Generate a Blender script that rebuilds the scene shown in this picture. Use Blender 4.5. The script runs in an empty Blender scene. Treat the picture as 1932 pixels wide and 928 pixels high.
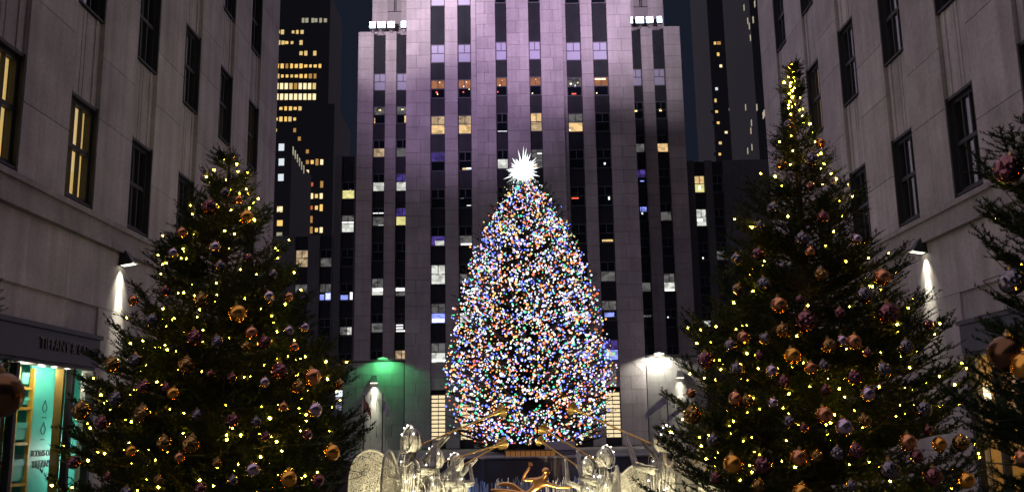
import bpy, math, random
import numpy as np
from mathutils import Matrix, Vector
PI = math.pi
rnd = random.Random(7)
SC = bpy.context.scene
COL = SC.collection
# ------------------------------------------------------------------ camera
CAMZ = 2.6
cd = bpy.data.cameras.new('camera'); cam = bpy.data.objects.new('camera', cd); COL.objects.link(cam)
cd.sensor_width = 36.0; cd.lens = 36.0 * 1780 / 1932; cd.clip_end = 3000; cd.clip_start = .1
CAMR = (Matrix.Rotation(math.radians(.29), 4, 'Z') @ Matrix.Rotation(PI / 2 + math.radians(10.94), 4, 'X')
        @ Matrix.Rotation(math.radians(-.95), 4, 'Z'))
cam.matrix_world = Matrix.Translation((0, 0, CAMZ)) @ CAMR
cd.dof.use_dof = True; cd.dof.focus_distance = 18.0; cd.dof.aperture_fstop = 2.8
SC.camera = cam
# ------------------------------------------------------------------ sky, sun, exposure
SUN_EL, SUN_ROT = math.radians(-4.0), math.radians(200)
wd = bpy.data.worlds.new('World'); SC.world = wd; wd.use_nodes = True
nt = wd.node_tree; nt.nodes.clear()
sky = nt.nodes.new('ShaderNodeTexSky'); sky.sky_type = 'NISHITA'; sky.sun_disc = False
sky.sun_elevation = SUN_EL; sky.sun_rotation = SUN_ROT; sky.air_density = 1.0; sky.dust_density = 2.0
bgn = nt.nodes.new('ShaderNodeBackground'); bgn.inputs[1].default_value = 0.05
glow = nt.nodes.new('ShaderNodeBackground'); glow.inputs[0].default_value = (.38, .5, .92, 1); glow.inputs[1].default_value = .021
adds = nt.nodes.new('ShaderNodeAddShader'); wo = nt.nodes.new('ShaderNodeOutputWorld')
nt.links.new(sky.outputs[0], bgn.inputs[0]); nt.links.new(bgn.outputs[0], adds.inputs[0])
nt.links.new(glow.outputs[0], adds.inputs[1]); nt.links.new(adds.outputs[0], wo.inputs[0])
sd = bpy.data.lights.new('sun', 'SUN'); sd.energy = 1.4; sd.angle = math.radians(165); sd.color = (.97, .79, 1)
so = bpy.data.objects.new('sun', sd); COL.objects.link(so)
so.rotation_euler = Vector((.72, -.8, -1)).to_track_quat('-Z', 'Y').to_euler()
vs = SC.view_settings; vs.view_transform = 'Standard'; vs.look = 'None'; vs.exposure = 0; vs.gamma = 1
SC.cycles.use_denoising = True; SC.cycles.max_bounces = 6; SC.cycles.diffuse_bounces = 3
SC.cycles.glossy_bounces = 4; SC.cycles.transparent_max_bounces = 8; SC.cycles.sample_clamp_indirect = 4
SC.cycles.caustics_reflective = False; SC.cycles.caustics_refractive = False

# ------------------------------------------------------------------ helpers
def unproj(px, py, axis, val):
    """a point of the place: sight line through a photograph pixel met with the plane axis = val"""
    d = CAMR.to_3x3() @ Vector(((px - 966) / 1780, -(py - 464) / 1780, -1))
    i = 'xyz'.index(axis); c = Vector((0, 0, CAMZ))
    return c + d * ((val - c[i]) / d[i])

def ordinal(k):
    w = ['', 'second ', 'third ', 'fourth ', 'fifth ', 'sixth ', 'seventh ', 'eighth ', 'ninth ', 'tenth ', 'eleventh ',
         'twelfth ', 'thirteenth ', 'fourteenth ', 'fifteenth ', 'sixteenth ', 'seventeenth ', 'eighteenth ',
         'nineteenth ', 'twentieth ', 'twenty-first ', 'twenty-second ', 'twenty-third ', 'twenty-fourth ']
    return w[k]

class MB:
    def __init__(s): s.v = []; s.f = []; s.m = []
    def add(s, v, f, mi=0):
        n = len(s.v); s.v += [tuple(p) for p in v]; s.f += [tuple(i + n for i in q) for q in f]; s.m += [mi] * len(f)
    def box(s, x0, x1, y0, y1, z0, z1, mi=0):
        if x0 > x1: x0, x1 = x1, x0
        if y0 > y1: y0, y1 = y1, y0
        if z0 > z1: z0, z1 = z1, z0
        s.add([(x0,y0,z0),(x1,y0,z0),(x1,y1,z0),(x0,y1,z0),(x0,y0,z1),(x1,y0,z1),(x1,y1,z1),(x0,y1,z1)],
              [(0,3,2,1),(4,5,6,7),(0,1,5,4),(1,2,6,5),(2,3,7,6),(3,0,4,7)], mi)
        return s
    def tube(s, pts, r, n=5, mi=0, cap=True):
        pts = [Vector(p) for p in pts]; rs = r if isinstance(r, (list, tuple)) else [r] * len(pts)
        vs_ = []; up = Vector((.31, .17, .93))
        for i, p in enumerate(pts):
            t = (pts[min(i + 1, len(pts) - 1)] - pts[max(i - 1, 0)])
            if t.length < 1e-9: t = Vector((0, 0, 1))
            t.normalize(); a = t.cross(up)
            if a.length < 1e-3: a = t.cross(Vector((1, 0, 0)))
            a.normalize(); b = t.cross(a)
            vs_ += [p + (a * math.cos(2*PI*k/n) + b * math.sin(2*PI*k/n)) * rs[i] for k in range(n)]
        fs = [(i*n+k, i*n+(k+1) % n, (i+1)*n+(k+1) % n, (i+1)*n+k) for i in range(len(pts)-1) for k in range(n)]
        if cap: fs += [tuple(range(n))[::-1], tuple(range((len(pts)-1)*n, len(pts)*n))]
        s.add(vs_, fs, mi); return s
    def lathe(s, prof, n=24, c=(0, 0, 0), mi=0):
        v = [(c[0]+r*math.cos(2*PI*k/n), c[1]+r*math.sin(2*PI*k/n), c[2]+z) for r, z in prof for k in range(n)]
        f = [(i*n+k, i*n+(k+1) % n, (i+1)*n+(k+1) % n, (i+1)*n+k) for i in range(len(prof)-1) for k in range(n)]
        f += [tuple(range(n))[::-1], tuple(range((len(prof)-1)*n, len(prof)*n))]
        s.add(v, f, mi); return s
    def ball(s, c, r, n=12, m=8, sc=(1, 1, 1), mi=0):
        v = [(c[0], c[1], c[2]-r*sc[2])]
        for i in range(1, m):
            a = -PI/2+PI*i/m
            v += [(c[0]+r*sc[0]*math.cos(a)*math.cos(2*PI*k/n), c[1]+r*sc[1]*math.cos(a)*math.sin(2*PI*k/n), c[2]+r*sc[2]*math.sin(a)) for k in range(n)]
        v.append((c[0], c[1], c[2]+r*sc[2])); L = len(v)-1
        f = [(0, 1+(k+1) % n, 1+k) for k in range(n)]
        for i in range(m-2):
            f += [(1+i*n+k, 1+i*n+(k+1) % n, 1+(i+1)*n+(k+1) % n, 1+(i+1)*n+k) for k in range(n)]
        f += [(L, 1+(m-2)*n+k, 1+(m-2)*n+(k+1) % n) for k in range(n)]
        s.add(v, f, mi); return s
    def mesh(s, name, mats, smooth=False):
        me = bpy.data.meshes.new(name); me.from_pydata(s.v, [], s.f)
        for m in (mats if isinstance(mats, (list, tuple)) else [mats]): me.materials.append(m)
        if any(s.m): me.polygons.foreach_set('material_index', s.m)
        if smooth: me.polygons.foreach_set('use_smooth', [True] * len(s.f))
        me.update(); return me
    def build(s, name, mats, parent=None, smooth=False):
        return put(bpy.data.objects.new(name, s.mesh(name, mats, smooth)), parent)

def wloc(o):
    v = Vector((0, 0, 0))
    while o is not None: v = v + o.location; o = o.parent
    return v
def put(o, parent=None, loc=(0, 0, 0)):
    """link o so that its mesh, written in world coordinates, stays where it is under its parent"""
    COL.objects.link(o)
    o.location = Vector(loc)
    if parent is not None: o.parent = parent; o.location = Vector(loc) - wloc(parent)
    return o
def thing(name, label, cat, loc, group=None):
    o = bpy.data.objects.new(name, None); COL.objects.link(o); o.location = loc; o.empty_display_size = .2
    return tag(o, label, cat, group)
def tag(o, label, cat, group=None):
    o['label'] = label; o['category'] = cat
    if group: o['group'] = group
    return o
def struct(o): o['kind'] = 'structure'; return o
def lamp(name, kind, parent, loc, energy, color, aim=None, size=None, blend=.5, radius=.1):
    l = bpy.data.lights.new(name, kind); l.energy = energy; l.color = color
    if kind == 'SPOT': l.spot_size = math.radians(size); l.spot_blend = blend
    l.shadow_soft_size = radius
    o = bpy.data.objects.new(name, l); COL.objects.link(o); o.location = loc
    if aim is not None: o.rotation_euler = (Vector(aim) - Vector(loc)).to_track_quat('-Z', 'Y').to_euler()
    if parent is not None: o.parent = parent; o.location = Vector(loc) - wloc(parent)
    return o

# ------------------------------------------------------------------ materials
MATS = {}
def mat(name, base=(.5, .5, .5), rough=.5, metal=0, emit=None, es=0, spec=.5, noise=0, nscale=3, bump=0, bscale=30, randv=0, streak=0):
    if name in MATS: return MATS[name]
    m = bpy.data.materials.new(name); m.use_nodes = True; n = m.node_tree; P = n.nodes['Principled BSDF']
    P.inputs['Base Color'].default_value = (*base, 1); P.inputs['Roughness'].default_value = rough
    P.inputs['Metallic'].default_value = metal; P.inputs['Specular IOR Level'].default_value = spec
    if emit: P.inputs['Emission Color'].default_value = (*emit, 1); P.inputs['Emission Strength'].default_value = es
    if noise or randv or streak:
        geo = n.nodes.new('ShaderNodeNewGeometry'); fac = None
        def mul(a, b):
            k = n.nodes.new('ShaderNodeMath'); k.operation = 'MULTIPLY'
            for s_, x in ((0, a), (1, b)):
                if isinstance(x, float): k.inputs[s_].default_value = x
                else: n.links.new(x, k.inputs[s_])
            return k.outputs[0]
        def ramp(src, lo, hi, a=.3, b=.7):
            k = n.nodes.new('ShaderNodeMapRange'); n.links.new(src, k.inputs[0])
            for i_, x in enumerate((a, b, lo, hi)): k.inputs[i_+1].default_value = x
            return k.outputs[0]
        def tex(sc_, vec=None, det=6):
            t = n.nodes.new('ShaderNodeTexNoise'); t.inputs['Scale'].default_value = sc_; t.inputs['Detail'].default_value = det
            mp = n.nodes.new('ShaderNodeMapping'); n.links.new(geo.outputs['Position'], mp.inputs[0])
            if vec: mp.inputs['Scale'].default_value = vec
            n.links.new(mp.outputs[0], t.inputs[0]); return t.outputs[0]
        if noise:
            fac = ramp(tex(nscale), 1-noise, 1+noise)
            fac = mul(fac, ramp(tex(nscale*14), 1-noise*.55, 1+noise*.55))
        if streak:
            st = ramp(tex(1.0, (3.0, 3.0, .12)), 1-streak, 1+streak*.6); fac = mul(fac, st) if fac else st
        if randv:
            oi = n.nodes.new('ShaderNodeObjectInfo'); r_ = ramp(oi.outputs['Random'], 1-randv, 1+randv, 0, 1); fac = mul(fac, r_) if fac else r_
        vm = n.nodes.new('ShaderNodeVectorMath'); vm.operation = 'SCALE'; vm.inputs[0].default_value = base
        n.links.new(fac, vm.inputs['Scale']); n.links.new(vm.outputs[0], P.inputs['Base Color'])
    if bump:
        geo = n.nodes.new('ShaderNodeNewGeometry')
        t = n.nodes.new('ShaderNodeTexNoise'); t.inputs['Scale'].default_value = bscale; t.inputs['Detail'].default_value = 5
        n.links.new(geo.outputs['Position'], t.inputs[0])
        b = n.nodes.new('ShaderNodeBump'); b.inputs['Strength'].default_value = bump; b.inputs['Distance'].default_value = .02
        n.links.new(t.outputs[0], b.inputs['Height']); n.links.new(b.outputs[0], P.inputs['Normal'])
    MATS[name] = m; return m
def room(name, col, strength, ceil=0., clutter=.5):
    """a lit room seen through a pane: light wall colour broken up by furniture-like noise, with glossy glass over it"""
    if name in MATS: return MATS[name]
    m = bpy.data.materials.new(name); m.use_nodes = True; n = m.node_tree; P = n.nodes['Principled BSDF']
    P.inputs['Base Color'].default_value = (.01, .011, .014, 1); P.inputs['Roughness'].default_value = .08
    geo = n.nodes.new('ShaderNodeNewGeometry'); mp = n.nodes.new('ShaderNodeMapping'); mp.inputs['Scale'].default_value = (1.6, 1.6, 2.4)
    n.links.new(geo.outputs['Position'], mp.inputs[0])
    v = n.nodes.new('ShaderNodeTexVoronoi'); v.feature = 'F1'; v.distance = 'CHEBYCHEV'; v.inputs['Scale'].default_value = 1.1
    n.links.new(mp.outputs[0], v.inputs['Vector'])
    sep = n.nodes.new('ShaderNodeSeparateColor'); n.links.new(v.outputs['Color'], sep.inputs[0])
    mr = n.nodes.new('ShaderNodeMapRange'); mr.inputs[3].default_value = 1 - clutter; mr.inputs[4].default_value = 1.15
    n.links.new(sep.outputs[0], mr.inputs[0])
    k = n.nodes.new('ShaderNodeMath'); k.operation = 'MULTIPLY'; k.inputs[1].default_value = strength; n.links.new(mr.outputs[0], k.inputs[0])
    P.inputs['Emission Color'].default_value = (*col, 1); n.links.new(k.outputs[0], P.inputs['Emission Strength'])
    MATS[name] = m; return m
def clear_glass(name='clear_glass'):
    m = bpy.data.materials.new(name); m.use_nodes = True; n = m.node_tree; n.nodes.clear()
    o = n.nodes.new('ShaderNodeOutputMaterial'); mx = n.nodes.new('ShaderNodeMixShader'); t = n.nodes.new('ShaderNodeBsdfTransparent')
    g = n.nodes.new('ShaderNodeBsdfGlossy'); g.inputs['Roughness'].default_value = .02; lw = n.nodes.new('ShaderNodeLayerWeight')
    pw = n.nodes.new('ShaderNodeMath'); pw.operation = 'POWER'; pw.inputs[1].default_value = 4.5; fr = n.nodes.new('ShaderNodeMath'); fr.operation = 'MULTIPLY_ADD'; fr.inputs[1].default_value = .9; fr.inputs[2].default_value = .09
    n.links.new(lw.outputs['Facing'], pw.inputs[0]); n.links.new(pw.outputs[0], fr.inputs[0]); n.links.new(fr.outputs[0], mx.inputs[0]); n.links.new(t.outputs[0], mx.inputs[1]); n.links.new(g.outputs[0], mx.inputs[2]); n.links.new(mx.outputs[0], o.inputs[0])
    return m
STONE = mat('limestone', (.39, .35, .355), .85, noise=.16, nscale=.35, randv=.09, streak=.12, bump=.25, bscale=9)
STONE_S = mat('limestone_side', (.45, .415, .41), .82, noise=.2, nscale=.8, randv=.09, streak=.2, bump=.3, bscale=40)
JOINT = mat('mortar_joint', (.26, .24, .24), .95)
PODIUM = mat('granite_podium', (.23, .22, .215), .8, noise=.12, nscale=.6, randv=.12, streak=.12)
BACKST = mat('far_stone', (.085, .085, .09), .9, noise=.2, nscale=.2, streak=.15)
SPAND = mat('cast_spandrel', (.022, .024, .03), .45, metal=.3, noise=.2, nscale=1.0)
FRAME = mat('bronze_frame', (.02, .021, .026), .6)
FRAME_T = mat('tower_window_frame', (.10, .095, .11), .5)
GLASS = mat('dark_glass', (.006, .008, .012), .06, spec=.6)
BLIND = mat('pale_blind', (.42, .41, .52), .5)
WARM = room('warm_room', (1, .66, .30), .95, clutter=.45)
TAN = room('tan_room', (1, .72, .42), .55, clutter=.6)
WHITE_R = room('white_room', (.95, .97, .88), .8, clutter=.55)
DIM_R = room('dim_room', (.8, .78, .75), .16, clutter=.7)
BLUE_R = room('screen_room', (.28, .34, 1), 1.3, clutter=.6)
VIOL_R = room('violet_room', (.22, .13, .75), .33, clutter=.7)
ORANGE_R = room('orange_ceiling', (1, .40, .18), .36, clutter=.3)
YEL_R = room('yellow_room', (1, .92, .36), .8, clutter=.25)
TUBE = mat('tube_or_glint', (.8, .8, .8), .5, emit=(.97, 1, .95), es=1.6)
SPARK = mat('small_room_lamp', (.8, .7, .5), .5, emit=(1, .66, .25), es=3)
REDSP = mat('small_red_lamp', (.6, .1, .1), .5, emit=(1, .12, .06), es=1.4)
BLACKM = mat('black_metal', (.02, .02, .022), .5)
FARDARK = mat('far_tower_wall', (.022, .026, .03), .9)
BULBW = mat('warm_bulb', (.9, .7, .3), .4, emit=(1, .55, .034), es=120)
BULBC = mat('cool_bulb', (.9, .9, .9), .4, emit=(1, .97, .88), es=9)
NEEDLE = mat('fir_needles', (.016, .034, .010), .6, spec=.2, noise=.35, nscale=1.2)
BARK = mat('bark', (.07, .05, .035), .9, noise=.3, nscale=6, bump=.5, bscale=60)
CORD = mat('green_cord', (.015, .03, .015), .6)
BRASS = mat('trumpet_brass', (.90, .58, .17), .36, metal=1)
GILT = mat('gilded_bronze', (.95, .52, .16), .32, metal=1, noise=.15, nscale=2)

def cube_mesh(name, m, bev=.012):
    """unit cube with chamfered edges, shared by every block of one kind"""
    b = .5; c = b - bev; mb = MB()
    V = []; idx = {}
    for sx in (-1, 1):
        for sy in (-1, 1):
            for sz in (-1, 1):
                for ax in range(3):
                    p = [sx*c, sy*c, sz*c]; p[ax] = (sx, sy, sz)[ax]*b; idx[sx, sy, sz, ax] = len(V); V.append(tuple(p))
    F = []
    for ax in range(3):
        u, w = [i for i in range(3) if i != ax]
        for s_ in (-1, 1):
            q = []
            for a, d in ((-1, -1), (1, -1), (1, 1), (-1, 1)):
                k = [0, 0, 0]; k[ax] = s_; k[u] = a; k[w] = d; q.append(idx[(*k, ax)])
            F.append(tuple(q))
        for a in (-1, 1):
            for d in (-1, 1):
                k0 = [0, 0, 0]; k1 = [0, 0, 0]; k0[ax] = -1; k1[ax] = 1; k0[u] = k1[u] = a; k0[w] = k1[w] = d
                F.append((idx[(*k0, u)], idx[(*k1, u)], idx[(*k1, w)], idx[(*k0, w)]))
    for sx in (-1, 1):
        for sy in (-1, 1):
            for sz in (-1, 1): F.append(tuple(idx[sx, sy, sz, a] for a in range(3)))
    mb.add(V, F); me = mb.mesh(name, m)
    import bmesh
    bm = bmesh.new(); bm.from_mesh(me); bmesh.ops.recalc_face_normals(bm, faces=bm.faces[:]); bm.to_mesh(me); bm.free()
    return me
def block(name, me, parent, x0, x1, y0, y1, z0, z1):
    o = bpy.data.objects.new(name, me)
    put(o, parent, ((x0+x1)/2, (y0+y1)/2, (z0+z1)/2)); o.scale = (abs(x1-x0), abs(y1-y0), abs(z1-z0)); return o

# ------------------------------------------------------------------ ground
PAVE = mat('paving', (.16, .155, .15), .6, noise=.15, nscale=.5)
g = MB()
prof = [(-60, 0), (8, 0), (40, -1.7), (46, -1.7)]
for (a, za), (b, zb) in zip(prof, prof[1:]):
    g.add([(-260, a, za), (260, a, za), (260, b, zb), (-260, b, zb)], [(0, 1, 2, 3)])
g.add([(-260, 46, -1.7), (-24, 46, -1.7), (-24, 68, .6), (-260, 68, .6)], [(0, 1, 2, 3)])
g.add([(26, 46, -1.7), (260, 46, -1.7), (260, 68, .6), (26, 68, .6)], [(0, 1, 2, 3)])
g.add([(-260, 68, .6), (260, 68, .6), (260, 800, .6), (-260, 800, .6)], [(0, 1, 2, 3)])
g.add([(-24, 46, -6), (26, 46, -6), (26, 68, -6), (-24, 68, -6)], [(0, 1, 2, 3)])
g.add([(-24, 46, -1.7), (26, 46, -1.7), (26, 46, -6), (-24, 46, -6)], [(0, 1, 2, 3)])
g.add([(-24, 46, -1.7), (-24, 68, .6), (-24, 68, -6), (-24, 46, -6)], [(0, 1, 2, 3)])
g.add([(26, 46, -1.7), (26, 68, .6), (26, 68, -6), (26, 46, -6)], [(0, 1, 2, 3)])
struct(g.build('ground', PAVE))

# ------------------------------------------------------------------ the tower
TX0, TX1 = -12.04, 13.37; TY = 100.0; WY = 108.5; TTOP = 74.0
tower = thing('skyscraper', 'tall limestone skyscraper washed in violet light behind the big lit tree', 'building', ((TX0+TX1)/2, TY, .6))
STR = [(-9.32, -7.71), (-6.27, -4.77), (-2.0, -.73), (1.74, 3.07), (5.95, 7.62), (8.94, 10.61)]     # dark window strips
CB = (-4.13, 5.54)                                                                              # projecting centre bay
def fy(x): return TY - .45 if CB[0] < x < CB[1] else TY
blk = cube_mesh('stone_block', STONE)
core = MB()
edges = [TX0] + [e for s in STR for e in s] + [TX1]
piers = [(edges[i], edges[i+1]) for i in range(0, len(edges), 2)]
pp = []
for a, b in piers:
    cuts = [c for c in CB if a + .05 < c < b - .05]; q = [a] + cuts + [b]
    pp += list(zip(q, q[1:]))
for a, b in pp:
    core.box(a, b, fy((a+b)/2) + .1, TY + 30, .6, TTOP)
for a, b in STR:                                   # wall behind the strips, and the stone zone under them
    core.box(a, b, fy((a+b)/2) + 1.0, TY + 30, .6, TTOP)
core.build('masonry_core', JOINT, tower)
# stone courses, three to a floor
blocks = []
def courses(a, b, y, z0, z1, dep, ch=1.405):
    w = b - a; n = max(1, round(w / 1.4)); z = z0; k = 0
    while z < z1 - .2:
        h = ch * rnd.choice((.92, 1, 1, 1.08)); h = min(h, z1 - z)
        if n == 1: cuts = [a, b]
        else:
            off = .22 if k % 2 else -.22
            cuts = [a] + [a + w*i/n + off*rnd.uniform(.6, 1.2) for i in range(1, n)] + [b]
        for c0, c1 in zip(cuts, cuts[1:]):
            blocks.append((c0 + .016, c1 - .016, y + rnd.uniform(-.008, .008), y + dep, z + .017, z + h - .017))
        z += h; k += 1
for a, b in pp: courses(a, b, fy((a+b)/2), .7, 58, .14)
for a, b in STR: courses(a, b, fy((a+b)/2) + .12, 6.7, 9.35, .9)
# wings, set back
WST = {-1: [(-17.04, -15.60), (-14.27, -12.7)], 1: [(14.1, 15.58), (17.02, 18.40)]}
WP = {-1: [(-18.94, -17.04), (-15.60, -14.27)], 1: [(15.58, 17.02), (18.40, 20.40)]}
WTOP = 50.6
for s in (-1, 1):
    wc = MB()
    for a, b in WP[s]:
        wc.box(a, b, WY + .1, WY + 22, .6, WTOP - .1); courses(a, b, WY, 9.9, WTOP, .14)
    for a, b in WST[s]: wc.box(a, b, WY + 1.0, WY + 22, .6, WTOP - .1)
    xa, xb = (-17.9, -12) if s < 0 else (13.3, 19.2)               # upper setback behind the wing
    wc.box(xa, xb, WY + 4, WY + 22, WTOP - .2, 64)
    wc.build('wing_core', JOINT, tower)
for s in (-1, 1):                                                    # setback masonry above the wings
    for a, b in ([(-17.9, -15.9), (-14.2, -12.1)] if s < 0 else [(13.4, 15.4), (17.2, 19.1)]):
        courses(a, b, WY + 3.9, WTOP, 58, .12)
def tree_half(z):  # half width of the big tree, for telling which stones it hides
    return float(np.interp(z, [1.5, 4, 7.6, 14, 19, 21.5, 23], [5, 6.6, 7, 6, 3.9, 2.6, .4]))
vis = []; hid = []
for b in blocks:
    cx, cz = (b[0]+b[1])/2, (b[4]+b[5])/2
    th = tree_half(2.6 + (cz - 2.6)*.78) / .78
    w = (b[1]-b[0])*(b[5]-b[4])
    ok = abs(cx - .9) > th - .6 and 1.5 < cz < 50.6 and b[1]-b[0] > .5
    (vis if ok else hid).append((w, b))
vis.sort(key=lambda t: -(t[0] + (2 if t[1][4] > 26 else 0) + (1.5 if t[1][2] < 104 else 0)))
for w, b in vis[:300]: block('stone_block', blk, tower, b[0], b[1], b[2], b[3], b[4], b[5])
mb = MB()
for w, b in vis[300:] + hid: mb.box(*b)
ms = mb.build('masonry', STONE, tower); ms['kind'] = 'stuff'

# window strips: spandrels, frames, panes
ROWZ = [43.1 - 4.2*k for k in range(9)]; WH = 2.2
def win_mesh(w, h):
    m = MB(); t = .09
    m.box(-w/2, w/2, 0, .14, 0, t); m.box(-w/2, w/2, 0, .14, h-t, h)
    m.box(-w/2, -w/2+t, .002, .138, t, h-t); m.box(w/2-t, w/2, .002, .138, t, h-t)
    m.box(-w/2+t, w/2-t, .01, .13, h*.52-.04, h*.52+.04); m.box(-.035, .035, .02, .12, h*.52+.04, h-t)
    return m.mesh('window', FRAME_T)
WMESH = {}
def pane_mesh(w, h, m):
    k = ('p', round(w, 2), round(h, 2), m.name)
    if k not in WMESH: WMESH[k] = MB().box(-w/2, w/2, 0, .03, 0, h).mesh('pane', m)
    return WMESH[k]
def window(parent, x0, x1, y, z, h, lo, up, extra=None):
    w = x1 - x0; k = (round(w, 2), round(h, 2))
    if k not in WMESH: WMESH[k] = win_mesh(w, h)
    o = put(bpy.data.objects.new('window', WMESH[k]), parent, ((x0+x1)/2, y, z))
    put(bpy.data.objects.new('pane', pane_mesh(w-.2, h*.52-.14, lo)), o, ((x0+x1)/2, y + .08, z + .1))
    for sx in (-1, 1):
        put(bpy.data.objects.new('pane', pane_mesh(w/2-.14, h*.48-.14, up)), o, ((x0+x1)/2 + sx*(w/4-.03), y + .08, z + h*.52 + .05))
    if extra:
        for (u0, u1, v0, v1, m) in extra:     # lamps and ceiling lights close behind the pane; some bars are painted reflections
            MB().box(x0 + w*u0, x0 + w*u1, y + .055, y + .078, z + h*v0, z + h*v1).build('lamp_or_glint', m, o)
    return o
D = GLASS
ST = {  # (strip, row): (lower, upper, extra)
    **{(i, 0): (BLIND, BLIND, None) for i in range(6)},
    (0, 1): (D, ORANGE_R, [(.35, .47, .30, .38, REDSP), (.44, .5, .22, .28, SPARK), (.6, .66, .85, .89, SPARK)]),
    (1, 1): (D, ORANGE_R, [(.4, .46, .6, .66, TUBE), (.35, .45, .3, .36, REDSP), (.6, .66, .84, .88, SPARK), (.8, .86, .45, .5, SPARK)]),
    (2, 1): (D, ORANGE_R, [(.3, .38, .55, .6, SPARK), (.1, .2, .2, .26, REDSP), (.5, .56, .82, .86, SPARK)]),
    (3, 1): (D, ORANGE_R, [(.5, .56, .84, .88, SPARK), (.2, .28, .1, .15, SPARK)]),
    (4, 1): (D, DIM_R, [(.2, .3, .62, .7, SPARK), (.5, .58, .5, .6, TUBE), (.3, .6, .1, .16, REDSP), (.7, .76, .7, .74, SPARK)]),
    (5, 1): (D, ORANGE_R, [(.1, .8, .86, .93, SPARK), (.15, .22, .12, .17, SPARK)]),
    (0, 2): (WARM, TAN, [(.06, .94, .965, .99, TUBE)]), (1, 2): (WARM, TAN, [(.06, .94, .965, .99, TUBE)]), (3, 2): (TAN, WARM, None), (4, 2): (WARM, DIM_R, [(.05, .15, .1, .16, TUBE)]),
    (2, 2): (D, D, [(.1, .9, .05, .07, TUBE)]), (0, 3): (D, VIOL_R, [(.03, .05, .0, .9, VIOL_R)]), (1, 3): (D, D, [(.3, .6, .06, .16, WARM), (.6, .95, .08, .16, TUBE)]),
    (2, 3): (WHITE_R, D, None), (3, 3): (DIM_R, DIM_R, [(.1, .5, .1, .2, WARM), (.5, .9, .75, .8, TUBE)]), (5, 3): (D, D, [(.5, .6, .2, .3, TUBE)]),
    (1, 4): (D, D, [(.6, .9, .12, .15, TUBE), (.2, .35, .5, .54, TUBE)]), (5, 4): (D, D, [(.7, .8, .3, .45, TUBE)]), (4, 4): (D, D, [(.1, .55, .38, .44, REDSP)]),  # second strip's glowing bars are painted reflections in its glass
    (0, 5): (VIOL_R, D, [(.3, .9, .05, .28, WHITE_R)]), (1, 5): (DIM_R, D, [(.15, .95, .04, .13, TUBE)]), (5, 5): (D, D, [(.2, .9, .1, .2, WARM)]), (4, 5): (D, D, None),
    (0, 6): (WHITE_R, WHITE_R, [(.5, .75, .5, .56, TUBE)]), (0, 7): (BLUE_R, DIM_R, [(.1, .9, .08, .25, TUBE)]), (0, 8): (WHITE_R, DIM_R, [(.1, .95, .1, .18, TUBE)]),
    (5, 6): (DIM_R, D, None), (5, 7): (D, DIM_R, [(.2, .8, .2, .4, BLUE_R)]), (5, 8): (BLUE_R, VIOL_R, [(.25, .8, .2, .4, WHITE_R)]),
    (1, 6): (DIM_R, D, None), (1, 7): (WHITE_R, D, None), (4, 8): (BLUE_R, D, None), (4, 7): (WHITE_R, D, None)}
def spandrel(parent, x0, x1, y, z0, z1):
    m = MB(); m.box(x0, x1, y + .1, y + .25, z0, z1)
    w = x1 - x0
    for u, d in ((.0, .1), (.30, .05), (.44, .02), (.56, .02), (.70, .05), (.93, .1)):
        m.box(x0 + w*u, x0 + w*(u+.07), y + d - .03, y + .11, z0 + .003, z1 - .003)
    m.box(x0, x1, y + .06, y + .11, z0 + .004, z0 + .1); m.box(x0, x1, y + .06, y + .11, z1 - .1, z1 - .004)
    m.build('spandrel', SPAND, parent)
for i, (a, b) in enumerate(STR):
    y = fy((a+b)/2) + .35
    for k, z in enumerate(ROWZ):
        lo, up, ex = ST.get((i, k), (D, D, None))
        if lo is D and up is D and ex is None and rnd.random() < .3: lo = DIM_R if rnd.random() < .35 else D
        window(tower, a, b, y, z, WH, lo, up, ex)
        zt = ROWZ[k-1] if k else 49.95
        spandrel(tower, a, b, y, z + WH, zt)
    window(tower, a, b, y, 49.95, WH, BLIND if i < 2 else D, BLIND, None)
    spandrel(tower, a, b, y, 52.15, 56)
    spandrel(tower, a, b, y, 9.36, ROWZ[-1] - .001) if ROWZ[-1] > 9.5 else None
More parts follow.
